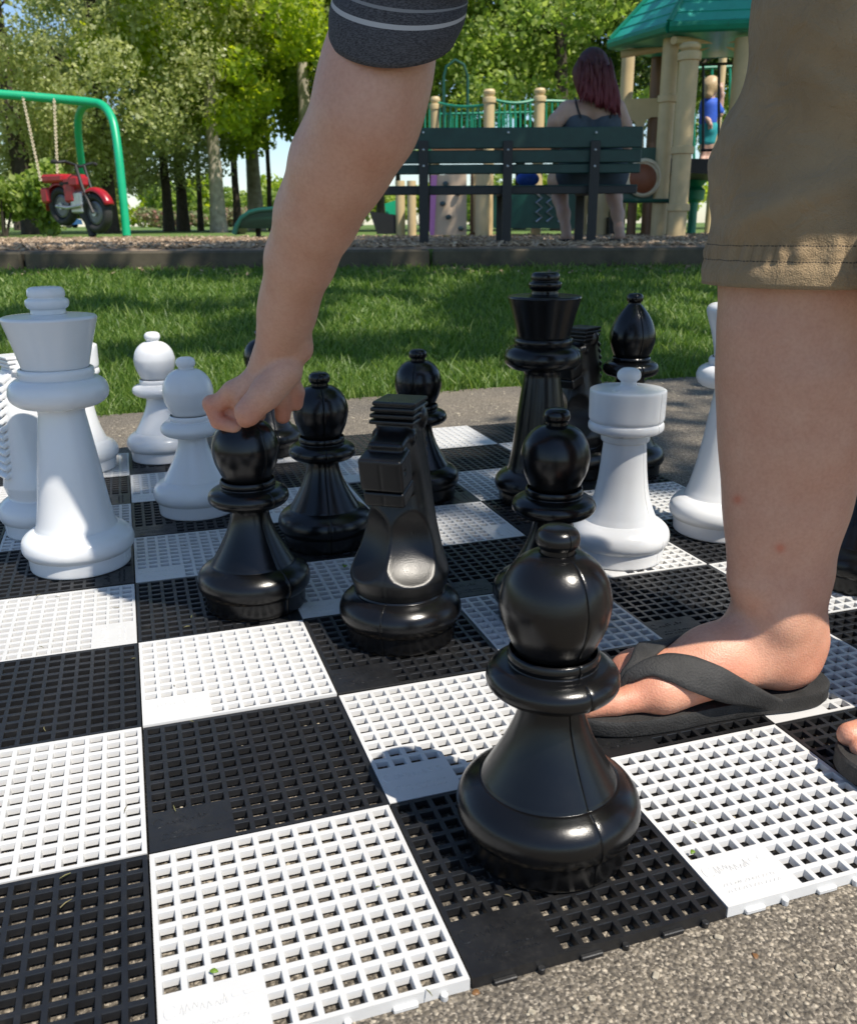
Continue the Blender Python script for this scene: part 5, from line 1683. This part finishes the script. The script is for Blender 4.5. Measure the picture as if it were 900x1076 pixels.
fender(66, 217, .285, 40, 190); fender(105, 224, .285, 20, 125)
B = lambda x0, x1, y0, y1, w, m, nm, bev=.03: MB().box((u_((x0 + x1) / 2), 0, h_((y0 + y1) / 2)), (abs(u_(x1) - u_(x0)) / 2, w, abs(h_(y0) - h_(y1)) / 2), None, bev).build(nm, m, mo)
B(50, 76, 187, 195, .12, M_RED, 'rear_deck'); B(74, 86, 190, 214, .10, M_RED, 'body_panel'); B(80, 95, 188, 201, .11, M_RED, 'tank', .05)
B(70, 84, 193, 199, .10, M_RUBBER, 'seat'); B(80, 94, 204, 224, .085, M_STEEL, 'engine', .02); B(46, 56, 199, 214, .11, M_RED, 'saddlebag')
MB().tube([(u_(66), -.12, h_(217)), (u_(80), -.13, h_(219)), (u_(96), -.12, h_(217))], .022, 8).build('exhaust', M_STEEL, mo)
for s in (-.07, .07): MB().tube([(u_(105), s, h_(224)), (u_(96), s, h_(200)), (u_(91), s, h_(180))], .022, 8).build('fork', M_IRON, mo)
MB().tube([(u_(86), -.30, h_(178)), (u_(90), -.22, h_(177)), (u_(91), 0, h_(181)), (u_(90), .22, h_(177)), (u_(86), .30, h_(178))], .02, 8).build('handlebar', M_IRON, mo)
for s in (-.33, .33): MB().ball((u_(85), s, h_(177.5)), (.07, .035, .03), 10).build('grip', M_RUBBER, mo)
MB().tube([(u_(86), 0, h_(222)), (u_(93), 0, h_(232)), (u_(97), 0, ZM + .002 - float(mo.location.z))], .055, 10).build('stop_post', M_IRON, mo)
for (xa, ya, xb, yb) in ((24, 101, 43, 190), (57, 104, 61, 189)):
    a = at(xa, ya, 13.75); b = A(mo.matrix_world.translation) if False else at(xb, yb, 13.35)
    mb = MB(); nl = 44
    for k in range(nl):
        t = (k + .5) / nl; c = a * (1 - t) + b * t; d = (b - a) / np.linalg.norm(b - a)
        s = R0 if k % 2 else np.cross(d, R0)
        s = s / np.linalg.norm(s); L_ = np.linalg.norm(b - a) / nl * .68
        mb.tube([c + d * L_ * math.cos(w) + s * .016 * math.sin(w) for w in np.linspace(0, 2 * math.pi, 9)], .0055, 5, False)
    ch = mb.build('chain', M_CREAM); ch.parent = mo
    Mw = Matrix.Translation(mo.location) @ Matrix.Rotation(mo.rotation_euler.z, 4, 'Z')
    ch.matrix_parent_inverse = Mw.inverted()

# car parked far across the field
car = empty('parked_car', at(62, 239.6, 95) * A([1, 1, 0]) + A([0, 0, ZPL - .006]), -YAW, 'blue car parked far across the field behind the swing', 'car')
cv = [(-2.1, .35), (-2.15, .75), (-1.5, .88), (-.8, 1.42), (.7, 1.45), (1.4, .95), (2.1, .8), (2.15, .35)]
V = [(x, -.85, z) for x, z in cv] + [(x, .85, z) for x, z in cv]; n8 = 8
Fc = [tuple(range(8)), tuple(range(8, 16))[::-1]] + [(i, 8 + i, 8 + (i + 1) % 8, (i + 1) % 8) for i in range(8)]
obj('body', mesh_from('body', V, Fc, M_CARP, False), car)
MB().box((-.05, -.853, 1.15), (.75, .006, .17)).build('window', M_GLASS, car)
for x in (-1.35, 1.35):
    for y in (-.78, .78): MB().lathe([(.001, -.1), (.30, -.1), (.33, -.06), (.33, .06), (.30, .1), (.001, .1)], (x, y, .33), 18, RX).build('wheel', M_RUBBER, car)
# ------------------------------------------------------------------ trees
def leaves(cl, n, size, seed, squash=1.0):
    """leaf quads scattered through clumps; cl = list of (centre, radius xyz)"""
    r = np.random.default_rng(seed)
    C = np.array([c[0] for c in cl]); Rr_ = np.array([c[1] for c in cl])
    vol = np.prod(Rr_, axis=1) ** (2 / 3); pk = r.choice(len(cl), n, p=vol / vol.sum())
    d = r.normal(size=(n, 3)); d /= np.linalg.norm(d, axis=1)[:, None]
    rad = r.random(n) ** (1 / 2.2)
    P = C[pk] + d * Rr_[pk] * rad[:, None]
    a = r.uniform(0, 2 * np.pi, n)
    nrm = r.normal(size=(n, 3)) * .7 + d * .55 + np.array([0, 0, .12]); nrm /= np.linalg.norm(nrm, axis=1)[:, None]
    t = np.stack([np.cos(a), np.sin(a), r.normal(-.8, .5, n)], -1)
    t -= nrm * (t * nrm).sum(1)[:, None]; t /= np.linalg.norm(t, axis=1)[:, None]
    s = np.cross(nrm, t)
    L = size * r.uniform(.45, 1.55, n)[:, None]; w = L * r.uniform(.28, .42, n)[:, None]
    bend_ = nrm * L * .12
    V = np.stack([P - t * L * .5, P + s * w - bend_ * 0 + t * L * .05, P + t * L * .5 - bend_, P - s * w + t * L * .05], 1).reshape(-1, 3)
    return V, (np.arange(n)[:, None] * 4 + np.arange(4)[None])


def clumps(r, n, R, H0, H1, cr, shape='oval'):
    out = []
    for _ in range(n):
        while True:
            p = r.uniform(-1, 1, 3)
            q = np.linalg.norm(p)
            if .25 < q < 1: break
        z = H0 + (H1 - H0) * (p[2] * .5 + .5)
        wz = 1.0
        if shape == 'cone': wz = 1.1 - .75 * (p[2] * .5 + .5)
        out.append((np.array([p[0] * R * wz, p[1] * R * wz, z]), np.array([1, 1, .72]) * cr * r.uniform(.6, 1.3)))
    return out


def limb(mb, r, a, d, L, rad, depth):
    pts = [a]; p = a.copy(); d = d / np.linalg.norm(d)
    for k in range(5):
        d = d + r.normal(0, .10, 3) + np.array([0, 0, .05]); d /= np.linalg.norm(d)
        p = p + d * L / 5; pts.append(p.copy())
    mb.tube(pts, list(np.linspace(rad, rad * .45, 6)), 8, True)
    if depth:
        for k in (2, 3, 4):
            dd = d + r.normal(0, .6, 3); limb(mb, r, pts[k], dd, L * .6, rad * .5, depth - 1)


def trunk_mesh(seed, H, rad, m, lean=0.0, branches=6, bl=1.5):
    r = np.random.default_rng(seed); mb = MB()
    pts = []; x = np.zeros(2)
    n = 14
    for k in range(n + 1):
        t = k / n
        x = x + r.normal(0, .018, 2) * H / 8
        pts.append(np.array([x[0] + lean * t * H, x[1], H * t - .05]))
    rr = [rad * (1.35 - .35 * min(1, k / 1.5)) * (1 - .62 * k / n) for k in range(n + 1)]
    mb.tube(pts, rr, 14)
    for b in range(branches):
        k = int(r.integers(n // 3, n - 1)); a = r.uniform(0, 6.28)
        limb(mb, r, pts[k], np.array([math.cos(a), math.sin(a), r.uniform(.3, .9)]), bl * r.uniform(.6, 1.2), rr[k] * .5, 1)
    return mesh_from('trunk', mb.v, mb.f, m, True, 60)


CR = {}


def crown_mesh(kind):
    if kind in CR: return CR[kind]
    r = np.random.default_rng(hash(kind) % 1000 if False else {'silver': 1, 'maple': 2, 'mid': 3, 'dark': 4, 'thin': 5}[kind])
    if kind == 'silver': cl = clumps(r, 58, 3.9, 1.35, 7.4, .70); n, sz, m = 27000, .085, M_LSILV
    if kind == 'maple': cl = clumps(r, 60, 3.2, 1.9, 8.6, .66); n, sz, m = 24000, .13, M_LYEL
    if kind == 'mid': cl = clumps(r, 46, 3.4, 1.6, 8.2, .72); n, sz, m = 20000, .12, M_LMID
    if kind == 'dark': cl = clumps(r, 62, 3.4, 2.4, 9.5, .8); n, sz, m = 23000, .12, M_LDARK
    if kind == 'thin': cl = clumps(r, 40, 2.4, 2.6, 9, .6); n, sz, m = 14000, .11, M_LMID
    v, f = leaves(cl, n, sz, 77)
    CR[kind] = mesh_from('crown', v, f, m, False)
    return CR[kind]


TRK = {}


def tree(kind, px, F, trk, label, s=1.0, rz=0.0, py=241.0, dz=0.0, group='trees behind the playground'):
    p = at(px, py, F); p[2] = ZPL - .01
    root = empty('tree', p, rz, label, 'tree', group)
    key = trk
    if key not in TRK:
        H, rad, m, lean, nb = {'dark': (7.5, .135, M_BARKD, .01, 7), 'pale': (9.5, .15, M_BARKP, .01, 6), 'stout': (6.0, .20, M_BARKD, -.03, 8), 'slim': (6.5, .07, M_BARKD, -.02, 5)}[key]
        TRK[key] = trunk_mesh(len(key) + 3, H, rad, m, lean, nb)
    obj('trunk', TRK[key], root)
    if kind:
        o = obj('crown', crown_mesh(kind), root); o.location = (0, 0, dz)
    root.scale = (s, s, s)
    return root


tree('silver', 38, 18.5, 'stout', 'silvery leaved tree with the stoutest dark trunk behind the swing', 1.0, .3)
tree('silver', 118, 20.0, 'dark', 'silvery leaved tree just behind the green swing leg', .98, 1.9)
tree('silver', -150, 21.0, 'pale', 'silvery leaved tree at the far left edge beside the swing', .95, 4.0)
tree('maple', 230, 20.5, 'pale', 'yellow green tree with the palest trunk, left of the slide', 1.0, .5)
tree('maple', 325, 21.5, 'pale', 'yellow green tree behind the reaching forearm', 1.05, 2.1)
tree('thin', 270, 27.0, 'pale', 'tall thin tree with a pale trunk above the slide', 1.35, 3.3)
tree('silver', 115, 30.0, 'dark', 'dark trunked tree left of the pale one, farther back under silvery leaves', 1.0, 5.1)
tree('thin', 193, 26.5, 'dark', 'dark trunked tree standing between the swing and the slide', 1.15, 1.2)
tree('thin', 211, 27.5, 'slim', 'slim dark tree beside the pale trunk', 1.15, 2.7)
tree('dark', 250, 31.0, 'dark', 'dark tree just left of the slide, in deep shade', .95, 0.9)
tree('maple', 285, 25.5, 'slim', 'yellow green tree filling the gap above the slide', 1.0, 4.1)
tree('silver', 178, 25.0, 'dark', 'silvery leaved tree behind the green swing leg, in the second row', 1.0, 0.4)
tree('maple', 420, 24.0, 'slim', 'yellow green tree behind the elbow of the reaching arm', 1.0, 5.2)
tree('mid', 455, 23.0, 'dark', 'mid green tree between the arm and the tan posts', 1.0, 1.1)
tree('mid', 545, 25.0, 'dark', 'mid green tree directly behind the green railings', 1.05, 2.9)
tree('mid', 590, 19.5, 'stout', 'leafy tree with a stout trunk behind the red haired person', .95, 0.3)
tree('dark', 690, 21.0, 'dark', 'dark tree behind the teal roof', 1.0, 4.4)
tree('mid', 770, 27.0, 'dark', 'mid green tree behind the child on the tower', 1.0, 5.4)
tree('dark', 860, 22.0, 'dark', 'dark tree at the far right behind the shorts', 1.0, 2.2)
tree('mid', 400, 38.0, 'dark', 'distant mid green tree above the bench end', 1.2, 2.2)
tree('dark', 640, 36.0, 'dark', 'distant dark tree behind the seated person and the roof corner', 1.25, 1.2)
tree('silver', 20, 42.0, 'dark', 'distant tree at the left beyond the field edge', 1.2, 1.0)


def shrub(px, F, w, h, m, n, sz, label, seed, group):
    p = at(px, 240, F); p[2] = ZPL - .01
    r = np.random.default_rng(seed)
    cl = [(np.array([r.uniform(-1, 1) * w, r.uniform(-.6, .6) * w, h * r.uniform(.25, .75)]), np.array([w * .4, w * .4, h * .33]) * r.uniform(.7, 1.2)) for _ in range(9)]
    root = empty('shrub', p, 0, label, 'shrub', group)
    v, f = leaves(cl, n, sz, seed)
    v[:, 2] = np.maximum(v[:, 2], .01)
    obj('foliage', mesh_from('foliage', v, f, m, False), root)
    mb = MB()
    for k in range(5):
        a = 6.28 * k / 5; mb.tube([(.05 * math.cos(a), .05 * math.sin(a), 0), (w * .3 * math.cos(a), w * .3 * math.sin(a), h * .5)], [.03, .012], 6)
    mb.build('stem', M_BARKD, root)


shrub(2, 15.0, .8, 1.15, M_LMID, 5000, .10, 'light green shrub at the left edge below the swing', 21, 'shrubs')
shrub(-10, 16.5, .7, 1.0, M_LMID, 4000, .10, 'light green shrub cut off by the left edge', 22, 'shrubs')
shrub(238, 55, 1.9, 1.1, M_PINKL, 2200, .22, 'pink flowering shrub just left of the slide', 23, 'flowering shrubs')
shrub(262, 58, 1.9, 1.2, M_PINKL, 2200, .22, 'pink flowering shrub above the slide end', 24, 'flowering shrubs')
shrub(185, 62, 1.8, 1.2, M_PINKL, 2200, .22, 'low pink flowering shrub among the dark trunks', 25, 'flowering shrubs')
shrub(285, 60, 2.0, 1.1, M_PINKL, 2200, .22, 'pink flowering shrub farthest right, behind the slide hood', 26, 'flowering shrubs')
hs_ = [(-60, 90), (10, 110), (60, 100), (110, 105), (150, 92), (200, 110), (240, 100), (300, 105), (380, 95), (440, 100), (520, 95), (600, 100), (680, 95), (760, 100), (860, 95)]
far_l = ['beyond the left field edge', 'far behind the motorcycle swing', 'far behind the blue car', 'far behind the swing leg', 'far off between the swing and the trunks', 'far behind the two dark trunks', 'far behind the slide',
         'far behind the forearm', 'far behind the left end of the bench', 'far behind the rung panel', 'far behind the bridge panel', 'far behind the seated person', 'far behind the bubble window', 'far behind the spinner', 'far behind the shorts']
for k, ((px, F), t) in enumerate(zip(hs_, far_l)):
    shrub(px, F, 5.0, 4.2 + (k % 3) * .8, M_LYEL if k % 2 else M_LMID, 3200, .55, 'sunlit bushy tree ' + t, 40 + k, 'bushes across the field')

# the tree that shades the lawn and the far squares: it stands right of the path, above and outside the picture
def shade_tree():
    sx, sy, sz = SUN_T.x / SUN_T.z, SUN_T.y / SUN_T.z, 1.0
    r = np.random.default_rng(5)
    root = empty('tree', (5.2, -1.6, -.034), 0, 'tall shade tree right of the path that dapples the lawn', 'tree')
    base = np.array(root.location)
    tg = []

    def shade(x, y, z0, rad, h=None):
        h = h or r.uniform(4.2, 7.5)
        tg.append((np.array([x + sx * h, y + sy * h, z0 + h]) - base, np.array([rad, rad, rad * .5])))
    light = [(.45, 2.25, .30), (1.0, 2.08, .3), (.80, 1.85, .25), (.1, 2.05, .22), (-.35, 2.5, .3), (0.0, 3.4, .28), (-.9, 4.6, .5), (.35, 4.3, .22), (2.2, 2.55, .24), (2.6, 3.1, .35), (3.0, 3.7, .3), (2.0, 4.6, .22), (1.1, 3.5, .16), (-.2, 4.9, .3), (2.75, 2.5, .25), (-1.4, 3.4, .35)]
    for _ in range(1500):
        L = r.uniform(-3.6, 4.4); F = r.uniform(1.2, 7.4); p = LF(L, F)
        x, y = p[0], p[1]
        if y < .70: continue
        if x < -.06 and y < 1.75: continue
        if x > .62 and y < .85: continue
        if x < -.5 and F > 4.4 and r.random() < .7: continue
        rr_ = r.uniform(.10, .26)
        if any(math.hypot(x - a, y - b) < c + rr_ for a, b, c in light): continue
        shade(x, y, .1 if F < 5 else .35, rr_)
    for a_, b_ in ((.10, 1.0), (.16, 1.12), (.05, 1.08), (.1, 1.2), (.22, 1.0), (.0, 1.0), (.12, 1.06)): shade(a_, b_, .1, .15)
    for _ in range(260):
        p = LF(r.uniform(.2, 3.0), r.uniform(2.9, 5.2)); rr_ = r.uniform(.12, .25)
        if any(math.hypot(p[0] - a, p[1] - b) < c * .7 + rr_ for a, b, c in light): continue
        shade(p[0], p[1], .2, rr_)
    for _ in range(520):
        p = LF(r.uniform(-1.4, 4.6), r.uniform(5.1, 7.6)); rr_ = r.uniform(.14, .28)
        if any(math.hypot(p[0] - a, p[1] - b) < c + rr_ for a, b, c in light[7:8]): continue
        shade(p[0], p[1], .38, rr_)
    for _ in range(330):
        p = LF(r.uniform(-.3, 3.6), r.uniform(7.4, 10.0)); rr_ = r.uniform(.15, .30)
        shade(p[0], p[1], r.uniform(.4, 1.6), rr_)
    v, f = leaves(tg, 82000, .10, 9)
    obj('crown', mesh_from('crown', v, f, M_LMID, False), root)
    mb = MB()
    C = np.array([t[0] for t in tg]); cen = C.mean(0)
    mb.tube([(0, 0, -.1), (.02, .03, .6), (-.05, .1, 1.6), (-.15, .25, 2.6), (-.3, .5, 3.6)], [.34, .25, .22, .2, .17], 14)
    fork = np.array([-.3, .5, 3.5])
    for k in range(14):
        t = C[r.integers(len(C))] + r.normal(0, .2, 3)
        mid_ = fork * .5 + t * .5 + np.array([0, 0, .35])
        mb.tube(smooth_path([fork, fork * .75 + mid_ * .25 + np.array([0, 0, .12]), mid_, t]), list(np.linspace(.10, .012, 25)), 8)
    mb.build('trunk', M_BARKD, root)


SUN_T = Vector((0.36, -0.62, 1.09)).normalized()
shade_tree()

# small fallen things
def scrap(name, x, y, z, L, rz, m, label, tilt=.2):
    mb = MB(); n = 7
    V = []; F_ = []
    for i in range(n):
        t = i / (n - 1); w = L * .3 * math.sin(math.pi * min(1, t * .93 + .05)) ** .8
        zz_ = .15 * L * math.sin(t * 3.0)
        V += [(L * (t - .5), -w, zz_ + .22 * w), (L * (t - .5), 0, zz_), (L * (t - .5), w, zz_ + .22 * w)]
        if i:
            a, b = (i - 1) * 3, i * 3
            F_ += [(a, b, b + 1, a + 1), (a + 1, b + 1, b + 2, a + 2)]
    o = obj(name, mesh_from(name, V, F_, m, True)); o.modifiers.new('t', 'SOLIDIFY').thickness = .0004
    o.location = (x, y, z); o.rotation_euler = (tilt, .1, rz)
    tag(o, label, 'leaf')


g = gnd(727, 897); scrap('leaf', g[0], g[1], .0015, .006, .6, M_LGREEN, 'tiny green leaf scrap on the sunlit white square beside the nearest pawn')
g = gnd(306, 397, .03); scrap('leaf', g[0], g[1] , .018, .05, 1.0, M_LFALL, 'dry brown leaf at the grass edge right of the wrist', .6)
g = gnd(362, 597); scrap('leaf', g[0], g[1], .003, .012, 1.3, M_LGREEN, 'green leaf sliver on the shaded white square left of the black knight')
g = gnd(500, 1046, -.012); scrap('leaf', g[0], g[1], -.010, .007, .2, M_LFALL, 'orange leaf crumb on the asphalt below the board corner')
g = gnd(225, 1022); scrap('leaf', g[0], g[1], .001, .006, -.3, M_LGREEN, 'green blade scrap on the nearest white square by its plain corner')
g = gnd(792, 1007, -.012); scrap('leaf', g[0], g[1], -.010, .007, 1.2, M_LFALL, 'brown leaf crumb on the open asphalt at the lower right')
# ------------------------------------------------------------------ light, sky, camera
elev = math.asin(SUN_T.z)
az = math.atan2(SUN_T.x, SUN_T.y)
w = bpy.data.worlds.new('World'); scene.world = w
w.use_nodes = True
nt = w.node_tree
bg = nt.nodes['Background']
sky = nt.nodes.new('ShaderNodeTexSky')
sky.sky_type = 'NISHITA'; sky.sun_disc = False
sky.sun_elevation = elev; sky.sun_rotation = az
sky.air_density = 1.0; sky.dust_density = 0.3; sky.ozone_density = 3.5
nt.links.new(sky.outputs['Color'], bg.inputs['Color'])
bg.inputs['Strength'].default_value = 0.115
ld = bpy.data.lights.new('sun', 'SUN')
ld.energy = 4.6; ld.angle = math.radians(0.5); ld.color = (1.0, 0.93, 0.82)
lo_ = bpy.data.objects.new('sun', ld); COL.objects.link(lo_)
lo_.rotation_euler = SUN_T.to_track_quat('Z', 'Y').to_euler()
lo_.location = (3, -5, 9)

cd = bpy.data.cameras.new('camera')
co = bpy.data.objects.new('camera', cd); COL.objects.link(co)
M = Matrix(((RGT[0], UPV[0], -FWD[0], CAM[0]), (RGT[1], UPV[1], -FWD[1], CAM[1]), (RGT[2], UPV[2], -FWD[2], CAM[2]), (0, 0, 0, 1)))
co.matrix_world = M
cd.sensor_fit = 'VERTICAL'; cd.sensor_height = 36; cd.sensor_width = 36
cd.lens = FPX / 1076 * 36
cd.clip_start = 0.02; cd.clip_end = 3000
cd.dof.use_dof = True; cd.dof.focus_distance = 0.92; cd.dof.aperture_fstop = 15
scene.camera = co
scene.render.engine = 'CYCLES'
scene.view_settings.view_transform = 'Standard'
scene.view_settings.look = 'None'
scene.view_settings.exposure = 0.5
scene.view_settings.gamma = 1
scene.view_settings.use_curve_mapping = False
scene.cycles.use_denoising = True
scene.cycles.max_bounces = 8
scene.cycles.transparent_max_bounces = 8
